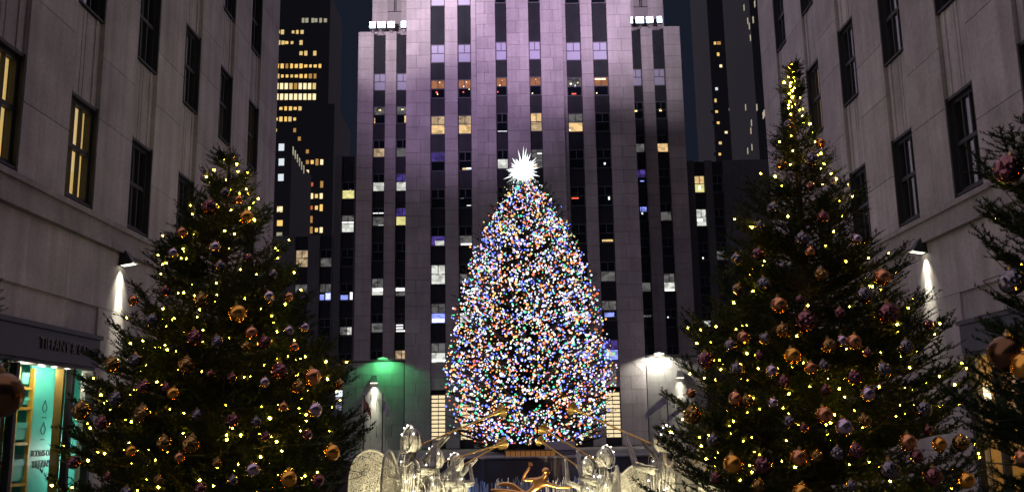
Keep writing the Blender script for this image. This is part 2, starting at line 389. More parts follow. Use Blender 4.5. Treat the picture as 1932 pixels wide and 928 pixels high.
WS = {(-1, 0): {0: (BLIND, BLIND, None), 1: (D, DIM_R, [(.45, .6, .76, .84, SPARK), (.05, .14, .0, .35, WARM)]), 2: (TAN, D, None), 3: (WHITE_R, D, None), 4: (DIM_R, D, [(.05, .95, .70, .74, TUBE), (.5, .95, .02, .06, TUBE)]),
                5: (D, D, None), 6: (D, DIM_R, [(.15, .95, .3, .45, TUBE), (.02, .95, .1, .5, WHITE_R)]), 7: (DIM_R, D, None), 8: (TAN, D, None)},
      (-1, 1): {0: (BLIND, BLIND, None), 1: (D, DIM_R, [(.4, .55, .78, .84, SPARK), (.62, .8, .03, .45, WARM)]), 2: (DIM_R, D, None), 3: (WHITE_R, VIOL_R, None), 4: (YEL_R, VIOL_R, None),
                5: (D, D, None), 6: (DIM_R, D, [(.02, .7, .3, .45, TUBE)]), 7: (D, D, [(.1, .6, .2, .28, TUBE), (.1, .8, .05, .12, TUBE), (.1, .6, .36, .42, TUBE)]), 8: (WARM, TAN, None)},
      (1, 0): {0: (BLIND, BLIND, None), 1: (D, D, [(.3, .5, .45, .55, SPARK)]), 2: (DIM_R, D, None), 3: (D, VIOL_R, [(.5, .8, .3, .36, BLUE_R)]), 4: (D, D, [(.4, .9, .55, .8, BLUE_R), (.5, .6, .4, .5, TUBE)]), 6: (DIM_R, D, None), 7: (D, D, [(.3, .9, .6, .7, DIM_R)])},
      (1, 1): {0: (BLIND, BLIND, None), 1: (D, D, [(.35, .55, .45, .56, SPARK)]), 2: (WARM, D, None), 4: (DIM_R, D, None), 6: (WHITE_R, DIM_R, [(.1, .9, .05, .12, TUBE)]), 7: (D, D, [(.2, .3, .5, .6, TUBE)])}}
for s in (-1, 1):
    for j, (a, b) in enumerate(WST[s]):
        y = WY + .35
        for k, z in enumerate(ROWZ):
            lo, up, ex = WS[(s, j)].get(k, (D, D, None)); window(tower, a, b, y, z, WH, lo, up, ex)
            spandrel(tower, a, b, y, z + WH, ROWZ[k-1] if k else WTOP - .3)
        a2, b2 = ((-15.9, -14.2) if s < 0 else (15.4, 17.2))
    window(tower, a2, b2, WY + 4.0, 52.9, WH, WARM if s < 0 else D, YEL_R if s < 0 else D, None)
    window(tower, a2, b2, WY + 4.0, 51.0, 1.6, D if s < 0 else WARM, D, None)
    spandrel(tower, a2, b2, WY + 4.0, 55.1, 60)

# lobby windows with lit slatted blinds
SLATL = mat('lit_blind', (.8, .7, .5), .6, emit=(1, .80, .46), es=.95)
for i, (a, b) in enumerate(STR):
    y = TY + .3; z0, z1 = 1.5, 6.35
    core2 = MB(); core2.box(a, b, TY+.5, TY+.95, .7, 6.7)
    core2.build('lobby_reveal', SPAND, tower)
    if i in (0, 1, 4, 5):
        fr = MB(); fr.box(a, a+.1, y, y+.2, z0, z1); fr.box(b-.1, b, y, y+.2, z0, z1); fr.box(a+.1, b-.1, y, y+.2, z1-.1, z1)
        fr.box((a+b)/2-.03, (a+b)/2+.03, y+.01, y+.16, z0, z1-.1)
        w = fr.build('lobby_window', FRAME, tower)
        n = 11; h = (z1-.15-z0)/n
        for k in range(n):
            MB().box(a+.1, b-.1, y+.10, y+.14, z0+k*h+.07, z0+(k+1)*h-.05).build('slat', SLATL, w)
# podium in front of the wings
pblk = cube_mesh('podium_block', PODIUM)
for s, xa, xb in ((-1, -18.5, TX0-.06), (1, TX1+.06, 19.6)):
    MB().box(xa, xb, TY+.12, WY-.1, .6, 9.7).build('podium_core', JOINT, tower)
    z = .62; k = 0
    while z < 9.7:
        h = min(1.3, 9.82 - z); n = 4
        cuts = [xa] + [xa + (xb-xa)*i/n + (.35 if k % 2 else -.3) for i in range(1, n)] + [xb]
        for c0, c1 in zip(cuts, cuts[1:]): block('podium_block', pblk, tower, c0+.015, c1-.015, TY, TY+.2, z+.015, z+h-.015)
        z += h; k += 1
    MB().box(xa-.05, xb, TY-.05, WY-.1, 9.83, 9.95).build('coping', PODIUM, tower)

# lower blocks of the complex beside the wings
def lowblock(name, label, cols, x0, x1, y, top, wins):
    t = thing(name, label, 'building', ((x0+x1)/2, y, .6))
    m = MB(); e = [x0] + [v for c in cols for v in c] + [x1]
    for i in range(0, len(e), 2): m.box(e[i], e[i+1], y, y+20, .6, top)
    for a, b in cols: m.box(a, b, y+.8, y+20, .6, top-.01)
    m.build('wall', BACKST, t)
    for ci, (a, b) in enumerate(cols):
        for k, z in enumerate(ROWZ):
            if z + WH > top - .3: continue
            lo, up, ex = wins.get((ci, k), (D, D, None)); window(t, a, b, y+.3, z, WH, lo, up, ex)
            zt = ROWZ[k-1] if k and ROWZ[k-1]+WH < top-.3 else top - .05
            spandrel(t, a, b, y+.3, z+WH, zt)
    return t
lowblock('office_building', 'dark low stone block left of the tower, blue screens lit in its windows', [(-26.85, -25.26), (-23.85, -22.39)], -36, -22.25, 112, 26, {
    (0, 5): (TAN, TAN, None), (0, 6): (D, DIM_R, [(.45, .85, .1, .35, VIOL_R)]), (1, 6): (D, DIM_R, [(.05, .4, .1, .4, BLUE_R), (.55, .95, .15, .45, TUBE), (.5, .97, .1, .5, BLUE_R)]), (1, 5): (DIM_R, D, None)})
lowblock('office_building', 'narrow dark stepped block against the left wing with one yellow window', [(-21.35, -19.75)], -22.2, -19.0, 112, 36, {
    (0, 3): (YEL_R, D, [(.6, .7, .5, .55, TUBE)]), (0, 4): (WHITE_R, DIM_R, [(.05, .95, .55, .62, TUBE)]), (0, 6): (D, D, [(.05, .6, .1, .35, BLUE_R), (.75, .95, .1, .5, TUBE)]), (0, 7): (D, D, [(.6, .9, .1, .5, WHITE_R), (.02, .6, .1, .5, DIM_R)])})
lowblock('office_building', 'dark stone block right of the tower with two pale windows one above another', [(21.9, 23.2), (24.1, 25.4)], 20.5, 40, 112, 34.5, {
    (0, 3): (YEL_R, WARM, [(.4, .6, .2, .4, TUBE)]), (0, 4): (WHITE_R, WHITE_R, [(.1, .6, .3, .42, TUBE)]), (1, 5): (DIM_R, D, [(.1, .9, .1, .4, DIM_R)]), (0, 7): (D, D, [(.0, .8, .2, .5, WHITE_R)]), (0, 5): (D, D, [(.4, .5, .1, .2, TUBE)])})

# far towers: dark masses with separately lit windows
def fartower(name, label, boxes, y, wins, depth=30, slits=()):
    t = thing(name, label, 'building', (boxes[0][0], y, .6)); m = MB()
    for x0, x1, z1 in boxes: m.box(x0, x1, y, y+depth, .6, z1)
    m.build('wall', FARDARK, t)
    me = {}
    for x, z, w, h, mm in wins:
        k = (round(w, 1), round(h, 1), mm.name)
        if k not in me: me[k] = MB().box(-w/2, w/2, -.06, .05, -h/2, h/2).mesh('window', mm)
        put(bpy.data.objects.new('window', me[k]), t, (x, y, z))
    for p, w, h in slits:
        MB().box(p.x-.05, p.x+.05, p.y-w/2, p.y+w/2, p.z-h/2, p.z+h/2).build('slit_window', AMB[3], t)
AMB = [mat('amber_window_%d' % i, (.5, .4, .2), .5, emit=c, es=e) for i, (c, e) in enumerate((((1, .62, .16), 1.0), ((1, .70, .26), .75), ((1, .5, .12), .4), ((.9, .85, .6), .35), ((1, .8, .45), 1.2)))]
REDW = mat('red_window', (.5, .2, .1), .5, emit=(1, .2, .06), es=.55)
WHW = mat('white_window', (.6, .6, .6), .5, emit=(.85, .95, 1), es=.8)
wins = []
rr = random.Random(3)
def far(px, py, Y): p = unproj(px, py, 'y', Y); return p.x, p.z
rows = [(39, [572, 579, 590, 596, 605, 614], 3), (61, [526, 533, 553, 561, 570], 1), (81, [526, 534, 541, 551, 568], 1), (101, [568, 577, 594], 1), (125, [523.5+8.9*k for k in range(10)], 0), (144, [524+8.8*k for k in range(9)], 0),
        (163, [522.5+8.8*k for k in range(9)], 4), (183, [522.5+8.8*k for k in range(9)], 4), (205, [530+9*k for k in range(8)], 0), (225, [521, 530, 539, 547, 556, 584], 0), (246, [520, 556, 574, 583, 592], 1), (262, [565, 573], 2)]
for y_, xs, kind in rows:
    for x_ in xs:
        x, z = far(x_, y_, 420); big = kind == 4
        wins.append((x, z, 1.5 if big else 1.2 + .25*rr.choice((0, 1)), 3.0 if big else rr.choice((1.4, 1.9, 2.3)), AMB[kind] if rr.random() < .8 else AMB[rr.choice((0, 1, 2))]))
fartower('distant_tower', 'distant black office tower with rows of small amber windows at left', [(-135, -87, 208)], 420, wins)
wins = []
for y_, xs in ((286, [580]), (306, [580, 589, 598, 607]), (327, [580]), (348, [580, 588, 607]), (370, [579, 588, 597, 606]), (392, [587, 597, 606]), (414, [579, 587]), (434, [579, 587, 597, 606]), (453, [578])):
    for x_ in xs:
        x, z = far(x_, y_, 300); m_ = AMB[rr.choice((0, 0, 1, 2, 4))] if not (y_ in (348, 392) and x_ < 595) else REDW
        wins.append((x, z, .95, rr.choice((1.3, 1.8, 2.2)), m_))
fartower('distant_building', 'dark mid-distance building with short columns of amber and red windows', [(-71, -60, 110)], 300, wins)
wins = []
for x_, y_, m_ in ((531, 278, WHW), (531, 306, WHW), (530, 335, WHW), (528, 395, AMB[4]), (528, 421, AMB[0]), (527, 444, AMB[3])):
    x, z = far(x_, y_, 160); wins.append((x, z, .95, 1.0 if m_ is not WHW else 1.25, m_))
slits = [(unproj(553 + 4*k, 285 + 7*k, 'x', -39.4), .5, 1.5) for k in range(6)]
fartower('office_slab', 'dark slab close behind the left building with three white windows stacked', [(-46, -39.4, 51)], 160, wins, 16, slits)
wins = []
for x_, y_ in ((1372, 35), (1383, 55), (1349, 82), (1355, 103), (1376, 101), (1360, 125), (1377, 147), (1350, 190), (1352, 211), (1378, 207), (1355, 232), (1370, 250), (1384, 253), (1359, 270), (1397, 270), (1358, 291), (1398, 290), (1361, 311), (1399, 311), (1365, 335), (1372, 345), (1382, 343), (1364, 379), (1377, 379), (1386, 376), (1378, 400), (1408, 418), (1386, 440)):
    x, z = far(x_, y_, 320); wins.append((x, z, rr.uniform(.7, 1.1), rr.uniform(.8, 1.3), AMB[rr.choice((0, 4, 1))])); wins.append((x - rr.choice((-1, 1))*1.4, z, 1.3, 1.2, AMB[2] if rr.random() < .3 else FARDARK))
x, z = far(1352, 168, 320); wins.append((x, z, .9, 1.0, WHW))
fartower('distant_tower', 'distant black tower with scattered single amber windows at right', [(70.5, 90, 200)], 320, wins)
slits = []
for x_, y_ in ((1404, 15), (1411, 40), (1414, 50), (1416, 72), (1421, 38), (1424, 8), (1407, 203), (1417, 247), (1419, 278), (1428, 203), (1440, 218), (1442, 214), (1411, 285), (1418, 232)):
    slits.append((unproj(x_, y_, 'x', 55.0), .7, 1.5))
fartower('distant_slab', 'black slab tower with thin pale slits beside the right building', [(55, 75, 140)], 205, [], 26, slits)

# ------------------------------------------------------------------ the two stone buildings lining the promenade
sblk = cube_mesh('stone_block', STONE_S, .006)
CURT = mat('lit_curtain', (.8, .6, .3), .8, emit=(1, .70, .22), es=.62)
CURT2 = mat('dim_curtain', (.6, .5, .3), .8, emit=(1, .62, .22), es=.2)
CURT3 = mat('unlit_curtain', (.40, .40, .42), .8)
CLEAR = clear_glass()
LEDGEM = mat('ledge_stone', (.36, .335, .33), .85, noise=.2, nscale=.9, streak=.2)
def channel(side):
    X = -10.0 if side < 0 else 10.5
    n_ = 1 if side < 0 else -1
    u0 = 20.22 if side < 0 else 20.62
    END = 37.85
    lab = ('grey limestone building on the left with turquoise shop window at its foot' if side < 0 else 'grey limestone building on the right behind the taller near fir')
    t = thing('stone_building', lab, 'building', (X, 24, 0))
    def bx(mb, a, b, z0, z1, w0, w1, mi=0): mb.box(X + n_*w0, X + n_*w1, a, b, z0, z1, mi)
    def bl(name, me, a, b, z0, z1, w0, w1, par=None): block(name, me, par or t, min(X+n_*w0, X+n_*w1), max(X+n_*w0, X+n_*w1), a, b, z0, z1)
    starts = [u0 + 3.4*k for k in range(-2, 5)]; WW = 1.42; TOP = 23.6
    RZ = [(7.86, 10.3), (12.5, 15.05), (17.15, 19.7)]
    core = MB(); e = [8.0] + [v for s_ in starts for v in (s_, s_+WW)] + [END]
    pl = [(e[i], e[i+1]) for i in range(0, len(e), 2)]
    for a, b in pl: bx(core, a, b-(.0 if b < END else .02), 7.1, TOP, -14, -.05)
    for s_ in starts: bx(core, s_, s_+WW, 7.1, TOP, -14, -.6)
    bx(core, 22.3, END-.02, -1.7, 7.1, -.3, -.05); bx(core, 26.1, END-.02, -1.7, 7.1, -14, -.301); bx(core, 8.0, 22.3, 4.9, 7.1, -.3, -.05); bx(core, 8.0, 26.1, 4.9, 7.1, -14, -.301); bx(core, 8.0, 26.1, -1.7, 4.9, -14, -3.2)
    core.build('wall', JOINT if False else STONE_S, t)
    for pi_, (a, b) in enumerate(pl):                                 # stone panels of the piers
        z = 7.76; k = pi_ % 2
        while z < TOP:
            h = min(2.33 if k % 2 else 1.55, TOP - z)
            bl('stone_block', sblk, a+.006, b-.006, z+.009, z+h-.009, -.06, rnd.uniform(-.002, .003)); z += h; k += 1
    z = -1.7                                                          # ground storey panels
    while z < 7.05:
        h = min(1.46, 7.08 - z); a = 22.3 if z < 4.4 else 8.0
        cuts = [a]
        while cuts[-1] < END - 1.2: cuts.append(cuts[-1] + rnd.choice((1.7, 2.3, 2.9)))
        cuts[-1] = END
        for c0, c1 in zip(cuts, cuts[1:]):
            if c0 < 22.2 and z < 4.4: continue
            bl('stone_block', sblk, c0+.006, c1-.006, max(z, 4.9 if c0 < 22.2 else z)+.006, z+h-.006, -.06, rnd.uniform(-.002, .003))
        z += h
    for j, (z0, z1, w) in enumerate(((7.62, 7.75, .13), (7.28, 7.615, .075), (7.1, 7.275, .11))):
        mb = MB(); bx(mb, 8, END + .02*(3-j), z0, z1, -.1, w); mb.build('ledge', LEDGEM, t)
    # spandrels
    for s_ in starts:
        for z0, z1 in ((10.3, 12.5), (15.05, 17.15), (19.7, TOP)):
            mb = MB(); bx(mb, s_+.03, s_+WW-.03, z0+.02, z1-.02, -.4, -.10)
            for u, w in ((.10, -.07), (.34, -.085), (.46, -.085), (.78, -.07)):
                bx(mb, s_+WW*u, s_+WW*(u+.085), z0+.03, z1-.03, -.12, w)
            mb.build('spandrel', STONE_S, t)
    # windows
    for si, s_ in enumerate(starts):
        for ri, (z0, z1) in enumerate(RZ):
            a, b = s_, s_+WW; fr = MB()
            for q0, q1 in ((a, a+.05), (b-.05, b)): bx(fr, q0, q1, z0, z1, -.5, -.012)          # bronze lined reveals
            bx(fr, a+.05, b-.05, z1-.07, z1, -.5, -.05); bx(fr, a+.05, b-.05, z0, z0+.05, -.5, -.03)
            wg = -.19; f = .055; aa, bb = a+.05, b-.05; zm = (z0+z1)/2 + .05
            for q0, q1 in ((aa, aa+f*1.5), (bb-f*1.5, bb)): bx(fr, q0, q1, z0+.05, z1-.07, wg-.08, wg+.05)
            for q0, q1 in ((z0+.05, z0+.16), (zm-.05, zm+.05), (z1-.17, z1-.07)): bx(fr, aa+f*1.5, bb-f*1.5, q0, q1, wg-.08, wg+.04)
            ws = (bb-aa-3*f)/3
            for k in (1, 2):
                c = aa+1.5*f+ws*k; bx(fr, c-.028, c+.028, z0+.16, z1-.17, wg-.06, wg+.03)
            o = fr.build('window', FRAME, t)
            key = (si, ri); lit = None
            if side < 0:
                lit = {(1, 0): CURT, (2, 0): CURT, (5, 1): CURT2, (6, 1): CURT2}.get(key)
            else:
                lit = {(5, 1): CURT2, (4, 1): None, (6, 1): CURT2}.get(key)
            lowcurt = (side < 0 and key == (5, 1))
            for k in range(3):
                for zz0, zz1 in ((z0+.16, zm-.05), (zm+.05, z1-.17)):
                    mb = MB(); bx(mb, aa+1.5*f+ws*k, aa+1.5*f+ws*(k+1), zz0, zz1, wg-.03, wg-.015); mb.build('pane', CLEAR, o)
            back = MB(); bx(back, a+.05, b-.05, z0, z1, -.5, -.48); back.build('room_back', mat('reflection_tone_back', (.17, .18, .21), .6), o)  # slate tone of the back paints in the panes' grey-blue reflection
            m_ = lit or (CURT3 if rnd.random() < .75 else None)
            if m_ is not None:                                        # pleated curtain
                mb = MB(); npl = 22; w0 = aa+.06; w1 = bb-.06
                if lit is None: w1 = w0 + (w1-w0)*rnd.choice((.4, .7, 1)); npl = 16
                if lowcurt: w1 = w0 + (w1-w0)*.4; m_ = mat('bright_curtain_gap', (.8, .7, .4), .8, emit=(1, .85, .4), es=.7)
                top = z1-.1 if not lowcurt else zm
                pts = [(w0+(w1-w0)*i/npl, -.30 + (.02 if i % 2 else -.02)) for i in range(npl+1)]
                v = [(X+n_*w_, u_, zq) for u_, w_ in pts for zq in (z0+.06, top)]
                mb.add(v, [(2*i, 2*i+2, 2*i+3, 2*i+1) for i in range(npl)])
                mb.build('curtain', m_, o)
    # shop front
    fm = mat('shop_fascia', (.014, .016, .022), .4)
    fa = MB(); bx(fa, 8, 22.25, 4.16, 4.80, -.3, .12); bx(fa, 8, 22.28, 4.80, 4.9, -.3, .18); bx(fa, 8, 22.2, 4.08, 4.155, -.3, .05)
    fo = fa.build('shop_fascia', fm, t)
    ps = MB(); bx(ps, 22.16, 22.3, -1.0, 4.07, -.12, .04); ps.build('shop_post', fm, t)
    muls = (18.9, 21.3) if side < 0 else (18.3, 21.12)
    for q in muls:
        mb = MB(); bx(mb, q-.06, q+.06, -.5, 4.07, -.15, .0); mb.build('mullion', BLACKM, t)
    br = mat('brass_pillar', (.34, .22, .05), .4, metal=.5)
    if side < 0:
        for q in muls:
            mb = MB(); bx(mb, q-.16, q-.063, -.5, 4.07, -.34, -.16); mb.build('pillar', br, t)
    qs = [14.0] + list(muls) + [22.14]
    for q0, q1 in zip(qs, qs[1:]):
        mb = MB(); bx(mb, q0+.062, q1-.062, -.4, 4.07, -.14, -.12); mb.build('shop_pane', CLEAR, t)
    return t, bx, fo, X, n_
BL, bxl, fasciaL, XL, nL = channel(-1)
BR_, bxr, fasciaR, XR, nR = channel(1)
def text_mesh(body, size, extr=.012, spacing=1.0):
    c = bpy.data.curves.new('lettering', 'FONT'); c.body = body; c.size = size; c.extrude = extr; c.align_x = 'CENTER'; c.align_y = 'CENTER'; c.space_character = spacing
    o = bpy.data.objects.new('tmp', c); COL.objects.link(o); bpy.context.view_layer.update()
    me = bpy.data.meshes.new_from_object(o.evaluated_get(bpy.context.evaluated_depsgraph_get())); bpy.data.objects.remove(o); me.name = 'lettering'; return me
SIGN = mat('sign_letters', (.11, .10, .09), .4, metal=.6)
INK = mat('dark_teal_ink', (.01, .09, .085), .6)
def wall_text(body, size, u, w, z, m, parent, side=-1, sx=1.0):
    me = text_mesh(body, size); me.materials.append(m)
    o = bpy.data.objects.new('lettering', me); COL.objects.link(o)
    X = XL + w
    o.matrix_world = Matrix.Translation((X, u, z)) @ Matrix(((0, 0, 1, 0), (sx, 0, 0, 0), (0, 1, 0, 0), (0, 0, 0, 1)))
    L = Vector((X, u, z)); o.parent = parent; o.location = L - wloc(parent); return o
# ink on the left wall reads from the promenade: text runs away from the camera (+y)
wall_text('TIFFANY & CO.', .34, 20.55, .135, 4.49, SIGN, fasciaL, sx=1.0)
# left shop display
TURQ = mat('turquoise_panel', (.10, .62, .52), .55)
TURQB = mat('turquoise_back', (.07, .50, .42), .7)
YEL = mat('yellow_shelf', (.75, .42, .04), .45)
mb = MB(); bxl(mb, 14, 24.4, .2, 4.3, -1.6, -1.55); bxl(mb, 24.35, 24.4, .2, 4.3, -1.55, -.36); bxl(mb, 14, 24.4, 4.3, 4.36, -1.6, -.31); bxl(mb, 14, 24.4, .15, .2, -1.6, -.31)
mb.build('display_lining', TURQB, BL)
for q, (a, b, lab) in enumerate(((21.32, 22.75, 'turquoise lettered banner behind the shop glass left of the brass pillar'), (22.85, 24.25, 'narrow turquoise banner in the shop window right of the brass pillar'))):
    mb = MB(); bxl(mb, a, b, .25, 4.18, -1.02, -.98); o = mb.build('display_banner', TURQ); tag(o, lab, 'banner')
    c = (a+b)/2
    if q == 0:
        wall_text('ICONS OF', .20, c+.02, -.972, 2.22, INK, o); wall_text('TIFFANY', .23, c+.04, -.972, 1.98, INK, o)
    else:
        wall_text('ICONS OF', .20, c-.1, -.972, 2.28, INK, o); wall_text('TIFFANY', .23, c-.1, -.972, 2.04, INK, o)
    for zz in (3.25, 2.75):                                    # small line drawings: ring and pin outlines
        mk = MB(); R_ = .10
        mk.tube([(XL-.972, c+R_*math.cos(k*PI/6), zz+R_*math.sin(k*PI/6)) for k in range(13)], .008, 4)
        mk.tube([(XL-.972, c-.05, zz+R_), (XL-.972, c, zz+R_+.07), (XL-.972, c+.05, zz+R_), (XL-.972, c-.05, zz+R_)], .008, 4)
        mk.tube([(XL-.972, c-.09, zz-.22), (XL-.972, c+.09, zz-.22)], .009, 4)
        mk.build('line_drawing', INK, o)
shelf = thing('display_shelf', 'yellow framed display shelving with turquoise boxes at left picture edge', 'shelf', (XL-.7, 20, .2))
us = [19.2, 19.9, 20.6, 21.25]
for u in us:
    mb = MB(); bxl(mb, u-.035, u+.035, .2, 4.1, -.95, -.86); mb.build('upright', YEL, shelf)
levels = {0: [.7, 1.5, 2.2, 3.0, 3.7], 1: [.6, 1.25, 2.0, 2.75, 3.5], 2: [.8, 1.55, 2.42, 3.18, 3.62]}
for c in range(3):
    for z in levels[c]:
        mb = MB(); bxl(mb, us[c]+.036, us[c+1]-.036, z, z+.06, -1.2, -.87); mb.build('shelf_board', YEL, shelf)
for c, z, w, h in ((2, 3.68, .3, .3), (2, 3.24, .4, .2), (2, 2.48, .42, .42), (2, 1.61, .44, .5), (1, 2.06, .5, .42), (1, 2.81, .3, .4), (1, 1.31, .4, .4), (0, 2.26, .4, .4), (0, 1.56, .3, .4), (2, .86, .4, .35)):
    mb = MB(); uc = (us[c]+us[c+1])/2; bxl(mb, uc-w/2, uc+w/2, z+.062, z+h, -1.15, -.9); bxl(mb, uc-w/2-.012, uc+w/2+.012, z+h*.72, z+h+.01, -1.16, -.888)
    cx = 'second' ; tag(mb.build('gift_box', TURQ), {0: 'turquoise lidded box on the shelf by the outer shop post', 1: 'turquoise lidded box in the middle shelf column', 2: 'turquoise lidded box in the shelf column beside the banner'}[c] + ', %s' % ('%.1f' % 0 and ('top' if z > 3.6 else 'upper' if z > 3 else 'middle' if z > 2.2 else 'lower' if z > 1.4 else 'bottom') + ' tier'), 'box', 'boxes on the shop shelving')
for k, u in enumerate((20.9, 21.5, 22.1)):
    d = MB(); d.lathe([(.07, 0), (.07, .05)], 12, (XL-.75, u, 4.245)); o = d.build('downlight', mat('downlight_lens', (.9, .9, .8), .4, emit=(1, .95, .75), es=6)); tag(o, ('nearest', 'middle', 'farthest')[k] + ' round ceiling spotlight inside the turquoise shop window', 'spotlight', 'shop window spotlights')
    lamp('spot', 'POINT', o, (XL-.55, u, 4.0), 16, (1, .92, .7), radius=.06)
lamp('shop_light', 'POINT', BL, (XL-.45, 19.9, 3.8), 24, (1, .93, .75), radius=.2)
lamp('shop_light', 'POINT', BL, (XL-.45, 22.9, 2.2), 45, (1, .95, .85), radius=.2)
# right shop: warm room
CREAM = mat('cream_wall', (.72, .55, .28), .7, noise=.06, nscale=1)
mb = MB(); bxr(mb, 8, 25.9, -.3, 4.5, -3.1, -3.0); bxr(mb, 25.85, 25.9, -.3, 4.5, -3.0, -.36); bxr(mb, 8, 25.9, 4.45, 4.5, -3.0, -.31); bxr(mb, 8, 25.9, -.35, -.3, -3, -.31)
mb.build('shop_lining', CREAM, BR_)
lp = thing('table_lamp', 'glowing white lamp inside the warm shop window at right', 'lamp', (12.2, 25.2, .2))
MB().lathe([(.22, 0), (.22, .03), (.03, .06), (.03, 2.9)], 14, (12.2, 25.2, .2)).build('stem', BLACKM, lp)
MB().lathe([(.2, 0), (.15, .42)], 16, (12.2, 25.2, 3.1)).build('lamp_shade', mat('lit_shade', (.9, .85, .7), .6, emit=(1, .88, .6), es=2.2), lp)
lamp('shop_light', 'POINT', BR_, (12.4, 23.6, 3.6), 55, (1, .72, .34), radius=.25)
lamp('shop_light', 'POINT', BR_, (12.2, 20.2, 3.2), 70, (1, .74, .36), radius=.25)

# wall lamps
def sconce(label, p, nrm, beam=1.0, s=1.0, cone=34):
    p = Vector(p); nrm = Vector(nrm); t = Vector((0, 0, 1)).cross(nrm)
    o = thing('wall_lamp', label, 'lamp', p, 'downward wall lamps')
    def P(a, b, c): return p + t*a*s + nrm*b*s + Vector((0, 0, c*s))
    v = [P(-.10, .0, .24), P(.10, .0, .24), P(.10, .14, .24), P(-.10, .14, .24), P(-.19, .0, -.16), P(.19, .0, -.16), P(.19, .38, -.1), P(-.19, .38, -.1)]
    m = MB(); m.add(v, [(0, 1, 2, 3), (0, 4, 5, 1), (1, 5, 6, 2), (2, 6, 7, 3), (3, 7, 4, 0)]); v2 = [P(a*.93, b, c) for a, b, c in ((-.19, .01, -.155), (.19, .01, -.155), (.19, .365, -.1), (-.19, .365, -.1))]
    m.build('housing', BLACKM, o)
    m = MB(); m.add([q + Vector((0, 0, .03*s)) for q in v2], [(0, 1, 2, 3)]); m.build('lens', mat('lamp_lens', (.9, .9, .8), .4, emit=(1, .96, .72), es=2.4), o)
    src = P(0, .17, -.14)
    lamp('beam', 'SPOT', o, src, 780*beam*s*s, (1, .97, .74), src + Vector((0, 0, -1)) - nrm*.075, cone*1.05, 1, .03*s)
    lamp('beam', 'SPOT', o, src, 110*beam*s*s, (1, .95, .74), src + Vector((0, 0, -1)) - nrm*.2, 80, 1, .03*s)
    return o
sconce('black wedge-shaped wall lamp on the left building beside the fir', (XL+.002, 23.4, 6.92), (1, 0, 0))
sconce('black wedge-shaped wall lamp on the right building beside the fir', (XR-.002, 23.95, 6.98), (-1, 0, 0), .9)
sconce('black wedge-shaped wall lamp below the green light by the flagpoles', (-15.2, TY-.002, 7.75), (0, -1, 0), 1.3, 2.2, 30)
sconce('black wedge-shaped wall lamp on the white-lit wall right of the tower', (16.85, TY-.002, 7.75), (0, -1, 0), 1.0, 2.2, 30)
def disclamp(label, p, col, e, es):
    o = thing('disc_lamp', label, 'lamp', p)
    p = Vector(p)
    MB().tube([p, p + Vector((0, -.55, .12)), p + Vector((0, -1.1, .02))], .05, 6).build('bracket', BLACKM, o)
    MB().lathe([(.10, .16), (.45, .06), (.55, 0), (.5, -.03)][::-1], 20, p + Vector((0, -1.1, 0))).build('reflector', mat('disc_%s' % label[23:30], (.6, .6, .6), .4, emit=col, es=es), o)
    lamp('light', 'SPOT', o, p + Vector((0, -1.1, -.1)), e, col, p + Vector((0, -.5, -1.6)), 152, .3, .12)
disclamp('round disc lamp casting green light on the wall left of the tower', (-14.2, TY-.05, 9.97), (.14, 1, .32), 620, 1.0)
disclamp('round disc lamp casting white light on the wall right of the tower', (14.65, TY-.05, 9.97), (1, .96, .80), 1700, 3)

# floodlights on top of the wings
FL = mat('flood_lens', (.8, .9, 1), .3, emit=(.66, .83, 1), es=9)
nm = ['leftmost', 'second', 'third', 'rightmost']
for s, xs in ((-1, (-17.15, -16.05, -14.85, -13.35)), (1, (14.25, 15.5, 16.7, 17.9))):
    for k, x in enumerate(xs):
        o = thing('floodlight', '%s bright floodlight of the row on the %s wing roof of the tower' % (nm[k], 'left' if s < 0 else 'right'), 'floodlight', (x, WY-.1, WTOP), 'floodlights on the wing roofs')
        w = (.38, .48, .42, .3)[k]
        MB().box(x-w, x+w, WY-.55, WY-.1, WTOP+.22, WTOP+1.05).build('housing', BLACKM, o)
        MB().box(x-w+.02, x+w-.02, WY-.6, WY-.551, WTOP+.25, WTOP+1.02).build('lens', FL, o)
        MB().tube([(x-.3, WY-.3, WTOP+.23), (x-.1, WY-.3, WTOP-.3), (x+.1, WY-.3, WTOP-.3), (x+.3, WY-.3, WTOP+.23)], .04, 5).build('yoke', FRAME_T, o)
# wash lights on the roofs of the two promenade buildings, aimed at the tower
def wash(label, p, aim, e, col, size, blend):
    o = thing('wash_light', label, 'floodlight', p); x, y, z = p
    MB().box(x-.4, x+.4, y-.3, y+.2, z+.5, z+1.1).build('housing', BLACKM, o); MB().box(x-.05, x+.05, y-.05, y+.05, z, z+.5).build('stand', BLACKM, o)
    lamp('light', 'SPOT', o, (x, y+.35, z+.8), e, col, aim, size, blend, .4)
wash('white stage light on the left roof aimed at the tower', (-13, 36, 23.6), (-14, 100, 53), 270000, (1, .86, .93), 23, 1)
wash('violet stage light on the left roof aimed at the tower', (-15.5, 36, 23.6), (-6, 100, 45), 105000, (.68, .46, .90), 33, 1)
wash('violet stage light on the right roof aimed at the tower', (13.5, 36, 23.6), (4, 100, 53.5), 215000, (.84, .62, .92), 31, 1)
wash('white stage light on the right roof aimed at the wing', (16, 36, 23.6), (17, 108, 51), 105000, (.92, .80, .95), 22, 1)

